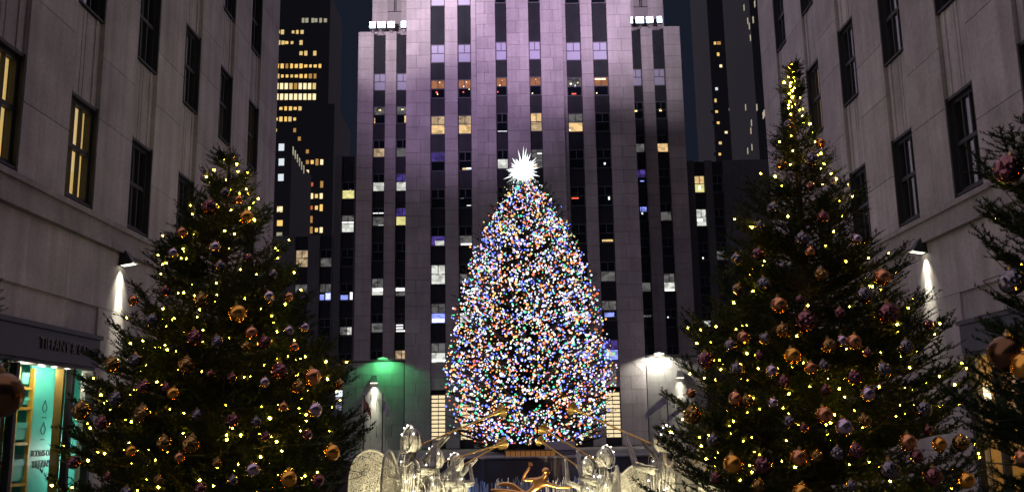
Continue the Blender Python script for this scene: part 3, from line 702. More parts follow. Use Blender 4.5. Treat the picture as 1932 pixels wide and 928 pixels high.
# ------------------------------------------------------------------ fir trees
def np_mesh(name, V, T, m):
    me = bpy.data.meshes.new(name); nv, ntri = len(V), len(T)
    me.vertices.add(nv); me.vertices.foreach_set('co', V.astype(np.float32).ravel())
    me.loops.add(ntri*3); me.loops.foreach_set('vertex_index', T.astype(np.int32).ravel())
    me.polygons.add(ntri); me.polygons.foreach_set('loop_start', np.arange(0, ntri*3, 3, dtype=np.int32))
    try: me.polygons.foreach_set('loop_total', np.full(ntri, 3, dtype=np.int32))
    except Exception: pass
    me.materials.append(m); me.update(calc_edges=True); me.validate(); return me
def twig_template(rg, n, nl, nw, stem):
    """a shoot along +x, length 1: a thin stem and needles standing off it, mostly sideways and up"""
    V = [(0, -stem, 0), (0, stem, 0), (1, 0, 0)]; T = [(0, 1, 2)]
    for i in range(n):
        t = (i + rg.random()) / n; a = rg.uniform(-.5, PI+.5); fwd = rg.uniform(.5, 1.0)
        L = nl * rg.uniform(.7, 1.1) * (1 - .3*t)
        d = np.array([fwd, math.cos(a), math.sin(a)*.8]); d = d / np.linalg.norm(d)
        p = np.array([t, 0, 0]); s = np.cross(d, [rg.uniform(-1, 1), rg.uniform(-1, 1), rg.uniform(-1, 1)]); s = s/np.linalg.norm(s)*nw/2
        k = len(V); V += [tuple(p - s), tuple(p + s), tuple(p + d*L)]; T.append((k, k+1, k+2))
    return np.array(V), np.array(T)
def fir(name, label, base, ztop, prof, seed, nbr, twl, ndl, ndw, nn, zmin, pitch=.1, sub=True, droop=.0, trunk_r=.11, keep=None, rise=.72):
    rg = random.Random(seed); bx_, by_, bz_ = base
    t = thing(name, label, 'tree', base)
    temps = [twig_template(rg, nn, ndl/twl, ndw/twl, .004/twl) for _ in range(5)]
    items = [[] for _ in temps]; tips = []
    br = MB()
    R = lambda z: float(np.interp(z, [p[0] for p in prof], [p[1] for p in prof]))
    def twig(p, d, L, up):
        z = d.normalized(); y = up.cross(z)
        if y.length < 1e-3: y = Vector((1, 0, 0)).cross(z)
        y.normalize(); x = z.cross(y)  # z: along, y: side, x: up
        items[rg.randrange(5)].append(((z, y, x), L, p)); tips.append(p + z*L*.8)
    zs = []
    while len(zs) < nbr:                                       # more branches where the crown is wide
        z = rg.uniform(zmin, ztop - .05)
        if rg.random() < (R(z)/max(p[1] for p in prof))**.7 + .15: zs.append(z)
    ga = 0
    for z in zs:
        ga += 2.399963; az = ga + rg.uniform(-.4, .4); L = R(z) * (rg.uniform(.64, .94) if sub else rg.uniform(.8, 1.02)) + .05
        hi = (z - zmin)/(ztop - zmin)
        el0 = -.1 + .45*hi**1.5 - droop + rg.uniform(-.12, .12); el1 = el0 + rise*rg.uniform(.6, 1.2)
        out = Vector((math.cos(az), math.sin(az), 0)); side = Vector((-math.sin(az), math.cos(az), 0))
        if keep and not keep(out, z): continue
        zz = z - .18*L*(1-hi)
        pts = [Vector((bx_, by_, zz))]; n = max(4, int(L/twl*1.6)); dirs = []
        for i in range(n):
            el = el0 + (el1-el0)*((i+1)/n)**1.6; d = out*math.cos(el) + Vector((0, 0, math.sin(el))); dirs.append(d); pts.append(pts[-1] + d*L/n)
        r0 = .006 + .011*L*(trunk_r/.11); br.tube(pts, [r0*(1-.85*i/n) for i in range(n+1)], 4, cap=False)
        up = Vector((0, 0, 1)); acc = 0; flip = 1
        ns = max(6, int(L/pitch))
        for i in range(ns):
            f = (i + .5)/ns
            if f < .22 and L > .5: continue
            q = f*n; k = min(int(q), n-1); p = pts[k].lerp(pts[k+1], q-k); d = dirs[k]
            for sg in (-1, 1):
                a = rg.uniform(.65, 1.05)
                sd = d*math.cos(a) + side*sg*math.sin(a) + up*rg.uniform(-.05, .25)
                ls = min((.22 + .44*(1-f))*min(L, 1.6)*rg.uniform(.6, 1.1), 4*twl)
                m = max(1, int(ls/twl + .5)); pp_ = p
                for j in range(m):
                    sd2 = (sd + up*.10*j + Vector((rg.uniform(-.1, .1), rg.uniform(-.1, .1), rg.uniform(-.1, .1)))).normalized()
                    ll = min(twl*1.15, ls/m*1.15); twig(pp_, sd2, ll if m > 1 else max(ls, .55*twl), up)
                    if sub and (j < m-1 or m == 1):
                        for s2 in (-1, 1):
                            if rg.random() < .8:
                                a2 = rg.uniform(.6, 1.0); s3 = sd2.cross(up).normalized()
                                twig(pp_ + sd2*ll*rg.uniform(.3, .8), sd2*math.cos(a2) + s3*s2*math.sin(a2) + up*rg.uniform(0, .2), twl*rg.uniform(.5, .85), up)
                    pp_ = pp_ + sd2*ls/m
        for i in range(int(n*.3), n): twig(pts[i], dirs[i], L/n*1.1, up)
        twig(pts[-1], dirs[-1], twl*.8, up)
    zl = ztop - .9*twl*5                                       # shoots on the leader
    for i in range(34):
        z = rg.uniform(max(zl, ztop-1.0), ztop-.04); az = rg.uniform(0, 2*PI); a = rg.uniform(.25, .8)
        twig(Vector((bx_, by_, z)), Vector((math.cos(az)*math.sin(a), math.sin(az)*math.sin(a), math.cos(a))), twl*rg.uniform(.4, .9), Vector((1, 0, 0)))
    Vs, Ts, off = [], [], 0
    for (tv, tt), it in zip(temps, items):
        if not it: continue
        M = np.array([[list(a), list(b), list(c)] for (a, b, c), _, _ in it]); S = np.array([l for _, l, _ in it]); P_ = np.array([list(p) for *_, p in it])
        tvs = tv[None]*np.array([1, 1, 1])[None, None]*S[:, None, None]
        W_ = np.einsum('kvi,kij->kvj', tvs, M) + P_[:, None, :]
        k, nv = W_.shape[:2]; Vs.append(W_.reshape(-1, 3)); Ts.append((tt[None] + (np.arange(k)*nv)[:, None, None]).reshape(-1, 3) + off); off += k*nv
    V = np.concatenate(Vs); T = np.concatenate(Ts)
    print(name, 'twigs', sum(len(i) for i in items), 'tris', len(T))
    put(bpy.data.objects.new('crown', np_mesh('crown', V, T, NEEDLE)), t)
    br.build('branches', BARK, t)['kind'] = 'stuff'
    H = ztop - bz_; mb = MB(); mb.tube([(bx_+rg.uniform(-.01, .01)*H*.3, by_, bz_ + H*f) for f in (0, .15, .4, .7, .9, 1)], [trunk_r*(1-.93*f)+.004 for f in (0, .15, .4, .7, .9, 1)], 8)
    mb.build('trunk', BARK, t)
    return t, R, tips
# profiles are (height, radius)
profL = [(0, 2.25), (1.9, 2.2), (2.4, 2.05), (3.0, 1.8), (3.7, 1.42), (4.6, .98), (5.2, .64), (5.6, .42), (5.9, .22), (6.15, .09), (6.3, .03)]
profR = [(0, 2.35), (1.8, 2.35), (2.6, 2.1), (3.3, 1.8), (4.0, 1.42), (4.7, 1.12), (5.2, .92), (5.6, .55), (6.1, .34), (6.5, .15), (6.9, .07), (7.4, .02)]
LT = (-3.78, 12.0, 0.0); RT = (3.72, 12.0, 0.0)
tl, RL, tipL = fir('fir_tree', 'left decorated fir with baubles in front of the turquoise shop window', LT, 6.2, profL, 11, 340, .20, .052, .0155, 19, 1.2, pitch=.088)
tr, RRt, tipR = fir('fir_tree', 'taller decorated fir with thin lit leader on the right of the promenade', RT, 7.35, profR, 23, 360, .20, .052, .0155, 19, 1.2, pitch=.088)
NR = (4.2, 6.0, 0.0); NL = (-4.35, 6.0, 0.0)
profN = [(0, 1.6), (2.2, 1.55), (3.2, 1.35), (3.8, 1.2), (4.3, .95), (4.6, .55), (4.9, .2), (5.2, .05)]
profM = [(0, 1.45), (2.1, 1.42), (2.6, 1.32), (3.3, 1.2), (3.6, 1.1), (3.9, .6), (4.4, .3), (4.9, .05)]
tn, RN, tipN = fir('fir_tree', 'dark out-of-focus fir at the right picture edge', NR, 5.1, profN, 5, 320, .16, .046, .011, 28, 1.4, keep=lambda o, z: o.x < .6)
tm, RM, tipM = fir('fir_tree', 'dark fir of which only branch tips enter at the left picture edge', NL, 4.8, profM, 9, 90, .16, .040, .007, 34, 1.4, keep=lambda o, z: o.x > -.3)
# the big tree
BT = (.85, 78.0, .9)
profB = [(0, 2.4), (1.4, 3.5), (2.2, 4.9), (3.3, 6.2), (5.4, 6.9), (7.6, 7.0), (10.8, 6.25), (13.5, 5.7), (16.2, 4.9), (18.2, 4.1), (20.3, 2.75), (21.5, 2.15), (22.4, 1.3), (22.9, .7), (23.4, .12)]
tb, RB, tipB = fir('spruce_tree', 'huge conical spruce covered in coloured lights before the skyscraper', BT, 23.1, profB, 31, 820, .8, .30, .09, 15, 1.6, pitch=.6, sub=False, droop=.18, trunk_r=.45)

# ------------------------------------------------------------------ strings of lights
def ico(r, sub=1):
    import bmesh
    bm = bmesh.new(); bmesh.ops.create_icosphere(bm, subdivisions=sub, radius=r)
    v = [tuple(p.co) for p in bm.verts]; f = [tuple(q.index for q in p.verts) for p in bm.faces]; bm.free(); return v, f
def bulb_mesh(name, r, m):
    v, f = ico(r, 2); mb = MB(); mb.add(v, f); me = mb.mesh(name, m, True); return me
SMALLB = [bulb_mesh('bulb', r, BULBW) for r in (.007, .0095, .0125)]
def light_string(label, base, R, tips, z0, z1, n, seed, front=.72, leader=12, bias=1.0):
    rg = random.Random(seed); t = thing('light_string', label, 'string lights', (base[0], base[1], z0))
    # cord winding up the tree
    pts = []; turns = 13
    for i in range(turns*14):
        f = i/(turns*14-1); z = z0 + (z1-z0)*(1-(1-f)**1.3); a = i*2*PI/14; r = R(z)*.86
        pts.append((base[0]+r*math.cos(a), base[1]+r*math.sin(a), z + rg.uniform(-.03, .03)))
    MB().tube(pts, .004, 3, cap=False).build('cord', CORD, t)
    k = 0; used = []
    while k < n:
        if k < leader: z = z1 - .75*(k/leader)**1.0 + .02; rr_ = R(z)*rg.uniform(.2, 1.1); a = rg.uniform(0, 2*PI)
        else:
            p = rg.choice(tips); z = p.z; rr_ = math.hypot(p.x-base[0], p.y-base[1]); a = math.atan2(p.y-base[1], p.x-base[0])
            if not (z0 < z < z1-.2) or rr_ < .5*R(z) or (p.y > base[1] and rg.random() < front): continue
            if min([(p-q_).length for q_ in used], default=9) < .11: continue
            used.append(p)
        o = bpy.data.objects.new('bulb', SMALLB[rg.choice((0, 0, 1, 1, 2))])
        put(o, t, (base[0]+rr_*math.cos(a), base[1]+rr_*math.sin(a), z)); o.rotation_euler = (rg.uniform(0, 1.2), 0, rg.uniform(0, 6)); o.scale = (1, 1, rg.uniform(1, 1.35)); k += 1
    return t
light_string('warm white string lights wound round the left decorated fir', LT, RL, tipL, 1.6, 6.18, 296, 3, front=.6)
light_string('warm white string lights wound round the taller right fir', RT, RRt, tipR, 1.6, 7.3, 299, 4, front=.6, leader=24)
light_string('few warm string lights on the dark fir at the right edge', NR, RN, tipN, 2.2, 4.8, 26, 6, leader=0)
# coloured lights on the big tree
CC = [((.78, .87, 1), 1.9, .32), ((.12, .17, 1), 3.0, .19), ((1, .17, .06), 1.9, .12), ((1, .39, .10), 1.9, .14), ((1, .76, .22), 1.7, .07), ((.10, .88, .45), 1.5, .10), ((1, .62, .78), 1.6, .06)]
CM = [mat('coloured_bulb_%d' % i, c, .4, emit=c, es=e) for i, (c, e, w) in enumerate(CC)]
ls = thing('light_string', 'dense multicoloured lights covering the huge central spruce', 'string lights', (BT[0], BT[1], 2.4))
rg = random.Random(77); cand = []
pool = [p for p in tipB if math.hypot(p.x-BT[0], p.y-BT[1]) > .55*RB(p.z) - .2 and p.z > 1.3]
while len(cand) < 4300:                                     # strands laid over the face of the crown
    z = 1.4 + 21.6*rg.random()
    if rg.random() > (RB(z)+.25)/7.3: continue
    a = -PI/2 + math.asin(rg.uniform(-1, 1)) if rg.random() < .75 else rg.uniform(0, PI)
    w = math.sin(a*7 + z*1.9) + math.sin(a*11 - z*2.7 + 1.3) + math.sin(z*5.1 + 2*math.sin(a*3))
    if w < -1.0 and rg.random() < .7: continue
    r = RB(z)*(1 + .025*w)*(1 - .22*rg.random()**1.6)
    cand.append((BT[0]+r*math.cos(a), BT[1]+r*math.sin(a), z, rg.uniform(.04, .07) if rg.random() < .74 else rg.uniform(.07, .108), rg.choices(range(7), [w_ for *_, w_ in CC])[0]))
while len(cand) < 8300:
    p = rg.choice(pool)
    if rg.random() > ((1.0 if p.y < BT[1] else .35) * (.35 + .65*math.hypot(p.x-BT[0], p.y-BT[1])/max(.3, RB(p.z)))): continue
    if p.y < BT[1] and rg.random() < .5*(abs(p.x-BT[0])/max(.5, RB(p.z)))**4: continue      # strings sit thicker on the face of the tree
    x, y, z = p.x + rg.uniform(-.22, .22), p.y + rg.uniform(-.22, .22), p.z + rg.uniform(-.22, .22)
    cand.append((x, y, z, rg.uniform(.04, .07) if rg.random() < .74 else rg.uniform(.07, .108), rg.choices(range(7), [w_ for *_, w_ in CC])[0]))
cand.sort(key=lambda c: -c[3] + (0 if c[1] < BT[1]-.2*RB(c[2]) else .2))
iv, jf = ico(1.0, 2); CBM = [None]*7
for i in range(7):
    mb = MB(); mb.add(iv, jf); CBM[i] = mb.mesh('bulb', CM[i], True)
for x, y, z, r, c in cand[:300]:
    o = bpy.data.objects.new('bulb', CBM[c]); put(o, ls, (x, y, z)); o.scale = (r, r, r)
v1, f1 = ico(1.0, 1); A1 = np.array(v1); F1 = np.array(f1); rest = cand[300:]
Pn = np.array([c[:3] for c in rest]); Rn = np.array([c[3] for c in rest])
V = (A1[None]*Rn[:, None, None] + Pn[:, None]).reshape(-1, 3); T = (F1[None] + (np.arange(len(rest))*len(A1))[:, None, None]).reshape(-1, 3)
me = np_mesh('bulbs', V, T, CM[0])
for m in CM[1:]: me.materials.append(m)
me.polygons.foreach_set('material_index', np.repeat(np.array([c[4] for c in rest], dtype=np.int32), len(F1)))
o = put(bpy.data.objects.new('bulbs', me), ls); o['kind'] = 'stuff'
# star
SP = unproj(987, 323, 'y', 78.0)
star = thing('tree_star', 'glowing white spiked star on top of the huge central spruce', 'star', SP)
STARM = mat('star_glow', (.9, .92, .9), .3, emit=(.95, 1, .97), es=5); SPK = mat('star_spike', (.9, .92, .9), .3, emit=(.9, 1, .97), es=1.5)
mb = MB(); v, f = ico(.78, 3); mb.add([Vector(p) + SP for p in v], f); mb.build('core', STARM, star, True)
rg = random.Random(5)
for i in range(84):
    zz = 1 - 2*(i+.5)/84; a = i*2.399963; rr_ = math.sqrt(1-zz*zz); d = Vector((rr_*math.cos(a), rr_*math.sin(a), zz))
    L = rg.choice((1.15, 1.3, 1.5, 1.7, 1.95))
    if zz > .93: L = 2.15
    u = d.orthogonal().normalized(); w = d.cross(u); mb = MB(); b0 = SP + d*.45
    mb.add([b0 + (u*math.cos(k*PI/2) + w*math.sin(k*PI/2))*.15 for k in range(4)] + [SP + d*L], [(0, 1, 4), (1, 2, 4), (2, 3, 4), (3, 0, 4), (3, 2, 1, 0)])
    mb.build('spike', SPK, star)

# ------------------------------------------------------------------ baubles
BM = {'G': mat('matte_gold_bauble', (.90, .44, .07), .22, metal=1), 'C': mat('matte_copper_bauble', (.72, .32, .14), .24, metal=1),
      'L': mat('satin_lilac_bauble', (.58, .46, .52), .2, metal=1), 'g': mat('mirror_gold_bauble', (.36, .21, .06), .04, metal=1),
      'v': mat('mirror_violet_bauble', (.24, .10, .10), .04, metal=1), 's': mat('mirror_silver_bauble', (.22, .20, .20), .035, metal=1)}
BM['D'] = mat('dark_bronze_bauble', (.17, .09, .04), .22, metal=1)
for k_ in 'gvs':                                           # dimpled mirror skin
    n_ = BM[k_].node_tree; tc = n_.nodes.new('ShaderNodeTexCoord'); vo = n_.nodes.new('ShaderNodeTexVoronoi'); vo.inputs['Scale'].default_value = 2.6
    bp_ = n_.nodes.new('ShaderNodeBump'); bp_.inputs['Strength'].default_value = .3; bp_.inputs['Distance'].default_value = .12
    n_.links.new(tc.outputs['Object'], vo.inputs['Vector']); n_.links.new(vo.outputs['Distance'], bp_.inputs['Height']); n_.links.new(bp_.outputs[0], n_.nodes['Principled BSDF'].inputs['Normal'])
BN = {'D': 'dark bronze', 'G': 'matte gold', 'C': 'matte copper', 'L': 'satin lilac', 'g': 'mirror-finish gold', 'v': 'mirror-finish violet', 's': 'mirror-finish silver'}
def bauble_mesh(m):
    mb = MB(); mb.ball((0, 0, 0), 1, 28, 18); return mb.mesh('bauble', m, True)
BME = {k: bauble_mesh(m) for k, m in BM.items()}
capm = MB(); capm.lathe([(.2, .96), (.2, 1.12), (.12, 1.15)], 12); capm.tube([(.09*math.cos(k*PI/5), 0, 1.22+.09*math.sin(k*PI/5)) for k in range(11)], .02, 4)
CAPME = capm.mesh('cap', mat('bauble_cap', (.7, .5, .2), .35, metal=1))
listL = '390,337,11,L 398,392,16,v 426,365,10,s 451,378,8,C 466,411,14,G 345,440,11,C 328,478,10,L 407,467,11,L 313,550,10,v 253,567,10,C 381,567,14,g 289,605,13,s 508,560,11,L 450,592,17,G 417,503,11,s 470,487,8,v 475,628,12,C 500,646,13,v 464,655,10,g 370,638,16,v 411,646,13,s 213,688,15,g 257,680,13,s 353,690,16,g 398,706,8,v 438,712,9,v 500,721,10,L 527,700,16,v 272,730,13,v 315,731,10,v 328,742,12,G 155,775,17,g 195,797,13,v 221,752,14,s 270,780,16,g 373,783,11,s 591,711,16,C 546,625,10,L 575,618,9,L 556,655,9,C 545,561,9,C 595,773,14,L 563,730,13,g 440,793,13,v 485,795,10,s 502,823,9,v 535,767,9,C 311,835,14,g 362,838,17,g 250,850,11,G 340,862,10,C 410,872,9,g 478,885,13,L 627,853,15,G 545,902,16,G 141,872,12,v 205,897,8,v 380,921,12,v 641,725,9,g 580,820,10,v 515,518,9,s 440,905,10,s 300,905,9,g 600,905,12,v 240,930,13,s'
listR = '1487,236,9,s 1547,272,10,C 1473,313,11,g 1530,303,15,s 1528,353,9,v 1551,411,12,v 1458,394,12,s 1432,426,9,s 1512,452,14,s 1615,452,10,L 1527,476,10,C 1430,480,12,v 1389,489,11,s 1440,537,14,s 1392,546,11,g 1547,520,14,g 1662,524,16,C 1628,557,16,s 1468,576,16,C 1508,566,9,v 1518,608,22,v 1583,591,11,v 1672,592,21,v 1750,613,10,v 1475,625,15,g 1402,637,12,C 1443,640,12,s 1562,653,15,g 1587,643,11,L 1609,645,15,C 1706,655,15,s 1635,666,9,v 1378,653,13,s 1330,680,16,v 1432,671,9,v 1494,671,16,G 1528,694,12,C 1553,690,11,s 1455,700,12,L 1610,712,14,v 1665,698,15,s 1390,697,14,s 1478,720,12,v 1635,743,14,L 1556,735,10,v 1458,760,10,L 1387,752,14,C 1409,756,12,g 1553,782,16,C 1590,805,17,L 1630,793,12,g 1740,772,15,s 1710,833,16,C 1770,837,13,G 1810,835,15,g 1749,810,9,v 1488,795,12,s 1515,807,9,v 1305,783,17,g 1382,874,18,G 1437,877,17,v 1505,862,16,C 1540,860,11,g 1578,855,14,s 1613,850,15,v 1675,885,19,s 1727,860,12,v 1757,898,17,v 1510,927,16,G 1345,830,12,s 1430,915,12,g 1820,905,15,G 1605,915,11,s 1303,742,9,C 1350,900,11,v'
RAD = CAMR.to_3x3()
def hang(spec, base, R, where, dist=0):
    out = []; C0 = Vector((0, 0, CAMZ))
    for it in spec.split():
        a = it.split(','); px, py, pr, k = float(a[0]), float(a[1]), float(a[2]), a[3]
        d = RAD @ Vector(((px-966)/1780, -(py-464)/1780, -1)); d = d/d.y
        best = None                                        # first point of the sight line inside the crown's surface
        y = base[1] - 2.6
        while y < base[1] + .4:
            p = C0 + d*y; q = math.hypot(p.x-base[0], p.y-base[1])
            if q < R(p.z)*1.0: best = p; break
            y += .02
        if best is None: best = C0 + d*(base[1] - .05)
        r = pr*best.y/1780
        out.append((k, best - Vector((0, .4*r, 0)), r))
    for k in BM:
        g_ = sorted([o for o in out if o[0] == k], key=lambda o: -o[1].z)
        for i, (_, p, r) in enumerate(g_):
            lab = ('only ' if len(g_) == 1 else ordinal(i) + ('highest ' if i < len(g_)-1 else 'and lowest ' if i else '')) + BN[k] + ' bauble on ' + where
            if len(g_) > 1 and i == len(g_)-1: lab = 'lowest ' + BN[k] + ' bauble on ' + where
            o = bpy.data.objects.new('bauble', BME[k]); COL.objects.link(o); o.location = p; o.scale = (r, r, r); o.rotation_euler = (rnd.uniform(-.2, .2), rnd.uniform(-.2, .2), 0)
            tag(o, lab, 'bauble', 'baubles on the firs')
            c = bpy.data.objects.new('cap', CAPME); COL.objects.link(c); c.parent = o
hang(listL, LT, RL, 'the left decorated fir')
hang(listR, RT, RRt, 'the taller right fir')
hang('1897,322,28,v 1905,533,25,s 1892,668,34,D 1928,692,26,G 1926,862,13,C', NR, RN, 'the dark fir at the right edge')
hang('8,745,43,D', NL, RM, 'the dark fir at the left edge')

# ------------------------------------------------------------------ wire angels with trumpets
WIRE = mat('pale_wire', (.75, .73, .68), .5)
MESHW = mat('woven_wire_mesh', (.46, .45, .40), .7, noise=.5, nscale=11, bump=1.0, bscale=38)
NET = bpy.data.materials.new('wing_netting'); NET.use_nodes = True     # open wire netting: pale strands with holes between
n_ = NET.node_tree; P_n = n_.nodes['Principled BSDF']; P_n.inputs['Base Color'].default_value = (.62, .60, .53, 1); P_n.inputs['Roughness'].default_value = .6
tc = n_.nodes.new('ShaderNodeTexCoord'); vo = n_.nodes.new('ShaderNodeTexVoronoi'); vo.feature = 'DISTANCE_TO_EDGE'; vo.inputs['Scale'].default_value = 40
no = n_.nodes.new('ShaderNodeTexNoise'); no.inputs['Scale'].default_value = 7; ad = n_.nodes.new('ShaderNodeMath'); ad.operation = 'MULTIPLY_ADD'; ad.inputs[1].default_value = .26; ad.inputs[2].default_value = -.045
lt = n_.nodes.new('ShaderNodeMath'); lt.operation = 'LESS_THAN'
n_.links.new(tc.outputs['Object'], vo.inputs['Vector']); n_.links.new(tc.outputs['Object'], no.inputs['Vector']); n_.links.new(no.outputs[0], ad.inputs[0])
n_.links.new(vo.outputs['Distance'], lt.inputs[0]); n_.links.new(ad.outputs[0], lt.inputs[1]); n_.links.new(lt.outputs[0], P_n.inputs['Alpha'])
PLINTH = mat('plinth_stone', (.2, .19, .18), .8)
ABULB = bulb_mesh('bulb', .010, BULBC)
def angel(label, p, face, s, elev, seed, bell=None, tl_=1.55, armpose=0):
    """face: heading of the trumpet in the ground plane (radians); p: point under the feet"""
    rg = random.Random(seed); root = thing('trumpet_angel', label, 'sculpture', p, 'wire trumpet angels along the pool')
    root.rotation_euler = (0, 0, face); root.scale = (s, s, s)
    def loc(mb, name, m, smooth=False, par=None):
        o = bpy.data.objects.new(name, mb.mesh(name, m, smooth)); COL.objects.link(o); o.parent = par or root; return o
    pr = [(.46, 0), (.42, .3), (.36, .65), (.26, 1.0), (.17, 1.2), (.19, 1.38), (.2, 1.5), (.14, 1.6), (.06, 1.67), (.055, 1.74)]
    RG = lambda z: float(np.interp(z, [q[1] for q in pr], [q[0] for q in pr]))
    b = MB(); b.lathe([(r*.86, z) for r, z in pr], 26); loc(b, 'gown', MESHW, True)
    w = MB()                                                   # wire strands over the gown
    for k in range(46):
        a = 2*PI*k/46 + rg.uniform(-.05, .05); wob = rg.uniform(.5, 2)
        w.tube([((RG(z)*rg.uniform(.93, 1.08))*math.cos(a+.10*math.sin(wob*z*5)), (RG(z)*rg.uniform(.93, 1.08))*math.sin(a+.10*math.sin(wob*z*5)), z) for z in np.linspace(.02, 1.62, 12)], .0065, 3, cap=False)
    for k in range(24):                                        # loose curls
        a = rg.uniform(0, 2*PI); z = rg.uniform(.5, 1.6); r = RG(z); q = rg.uniform(.04, .1)
        w.tube([((r+q*.5*math.sin(j*.9)+.02)*math.cos(a+.25*math.sin(j*.7)), (r+q*.5*math.sin(j*.9)+.02)*math.sin(a+.25*math.sin(j*.7)), z+q*1.6*math.cos(j*.9)-j*.008) for j in range(9)], .0042, 3, cap=False)
    for z in np.linspace(.1, 1.58, 10):
        w.tube([(RG(z)*1.03*math.cos(k*PI/9), RG(z)*1.03*math.sin(k*PI/9), z+.03*math.sin(k*2.1+z*9)) for k in range(19)], .0045, 3, cap=False)
    loc(w, 'wire_strands', WIRE)
    h = MB(); h.ball((.03, 0, 1.87), .12, 16, 12, (1, .9, 1.25)); h.ball((.14, 0, 1.86), .028, 8, 6); loc(h, 'head', MESHW, True)
    hr = MB()                                                  # hair and hood of wire
    for k in range(54):
        a = rg.uniform(-2.0, 2.0) + PI; 
        hr.tube([(.01+.135*math.cos(a)*math.sin(f), .125*math.sin(a)*math.sin(f), 1.87+.165*math.cos(f)) for f in np.linspace(.1, 2.5, 8)], .006, 3, cap=False)
    for k in range(10):
        a = rg.uniform(1.6, 4.6); q = rg.uniform(.16, .26); hr.tube([(.12*math.cos(a)*(1+j*.12), .12*math.sin(a)*(1+j*.12), 1.9-j*q*.25+.03*math.sin(j*2)) for j in range(6)], .005, 3, cap=False)
    loc(hr, 'hair', WIRE)
    ha = MB(); ha.tube([(-.07+.04*math.sin(k*PI/12*1), .165*math.cos(k*PI/12), 1.9+.175*math.sin(k*PI/12)) for k in range(-2, 27)], .011, 5); loc(ha, 'halo', WIRE)
    mouth = Vector((.15, 0, 1.83)); td = Vector((math.cos(elev), 0, math.sin(elev)))
    for sg in (-1, 1):                                         # arms up to the trumpet, cages of wire
        sh = Vector((.02, sg*.19, 1.5)); hd = mouth + td*(.30 + .12*sg) + Vector((0, sg*.02, -.02)); el = (sh+hd)/2 + Vector((-.02, sg*.16, -.16))
        ar = MB(); ar.tube([sh, sh.lerp(el, .5), el, el.lerp(hd, .6), hd], [.055, .05, .042, .034, .02], 8); a_ = loc(ar, 'arm', MESHW, True)
        aw = MB()
        for k in range(7):
            ph = 2*PI*k/7; q = []
            for j in range(9):
                f = j/8; c = sh.lerp(el, f*2) if f < .5 else el.lerp(hd, f*2-1); rr_ = .066-.035*f
                q.append(c + Vector((math.cos(ph+f*2)*rr_, math.sin(ph+f*2)*rr_*.7, math.sin(ph+f*2)*rr_)))
            aw.tube(q, .004, 3, cap=False)
        loc(aw, 'sleeve_wire', WIRE, par=a_)
        fg = MB()
        for k in range(4): fg.tube([hd + td*(.012*k-.03) + Vector((0, sg*.03, -.015)), hd + td*(.012*k-.03) + Vector((0, sg*.032, .012)), hd + td*(.012*k-.03) + Vector((0, 0, .03))], .006, 4)
        fg.tube([hd + Vector((0, sg*.03, -.01)), hd - td*.05 + Vector((0, sg*.01, -.02))], .007, 4); loc(fg, 'hand', WIRE, par=a_)
    # trumpet
    tp = MB(); n = 16; L = tl_/s; prof_ = [(0, .022), (.03, .017), (.1, .015), (.80, .016), (.87, .024), (.92, .036), (.96, .062), (.985, .095), (1.0, .122), (.992, .116), (.97, .08), (.93, .035)]
    pt = [mouth + td*L*f for f, _ in prof_]; u = Vector((0, 1, 0)); v_ = td.cross(u); V_ = []
    for c, (f, r) in zip(pt, prof_): V_ += [c + (u*math.cos(2*PI*k/n) + v_*math.sin(2*PI*k/n))*r*.92/s for k in range(n)]
    tp.add(V_, [(i*n+k, i*n+(k+1) % n, (i+1)*n+(k+1) % n, (i+1)*n+k) for i in range(len(prof_)-1) for k in range(n)])
    loc(tp, 'trumpet', BRASS, True)
    # wings: padded wire-mesh panels with a rim and ribs
    out = [(0, 1.36), (.10, 1.50), (.22, 1.64), (.36, 1.74), (.50, 1.73), (.61, 1.62), (.66, 1.42), (.66, 1.1), (.60, .75), (.50, .42), (.40, .2), (.30, .25), (.22, .55), (.15, .85), (.06, 1.08)]
    sm = []
    for i in range(len(out)):                                  # round the outline off
        q0, q1, q2, q3 = (np.array(out[(i+d_) % len(out)]) for d_ in (-1, 0, 1, 2))
        for t_ in (0, .5): sm.append(tuple(.5*(2*q1 + (q2-q0)*t_ + (2*q0-5*q1+4*q2-q3)*t_*t_ + (3*q1-q0-3*q2+q3)*t_**3)))
    out = [(q[0]*1.14, 1.36 + (q[1]-1.36)*1.06) for q in sm]
    for sg in (-1, 1):
        wa = PI - sg*.75; d = Vector((math.cos(wa), math.sin(wa), 0)); nrm = Vector((-d.y, d.x, 0)); bp = Vector((-.12, sg*-.07, 0))
        def W(q, off): return bp + d*q[0] + Vector((0, 0, q[1])) + nrm*off
        c = (.36, 1.1); N = len(out); wm = MB()
        V_ = [W(q, .012) for q in out] + [W(q, -.012) for q in out] + [W(((q[0]+c[0])/2, (q[1]+c[1])/2), .03) for q in out] + [W(((q[0]+c[0])/2, (q[1]+c[1])/2), -.03) for q in out] + [W(c, .035), W(c, -.035)]
        F_ = []
        for i in range(N):
            j = (i+1) % N; F_ += [(i, j, N+j, N+i), (i, 2*N+i, 2*N+j, j), (N+i, N+j, 3*N+j, 3*N+i), (2*N+i, 4*N, 2*N+j), (3*N+i, 3*N+j, 4*N+1)]
        wm.add(V_, F_); wo_ = loc(wm, 'wing', NET)
        rim = MB(); rim.tube([W(q, 0) for q in out + out[:1]], .016, 5, cap=False); loc(rim, 'rim', WIRE, par=wo_)
        rb = MB()
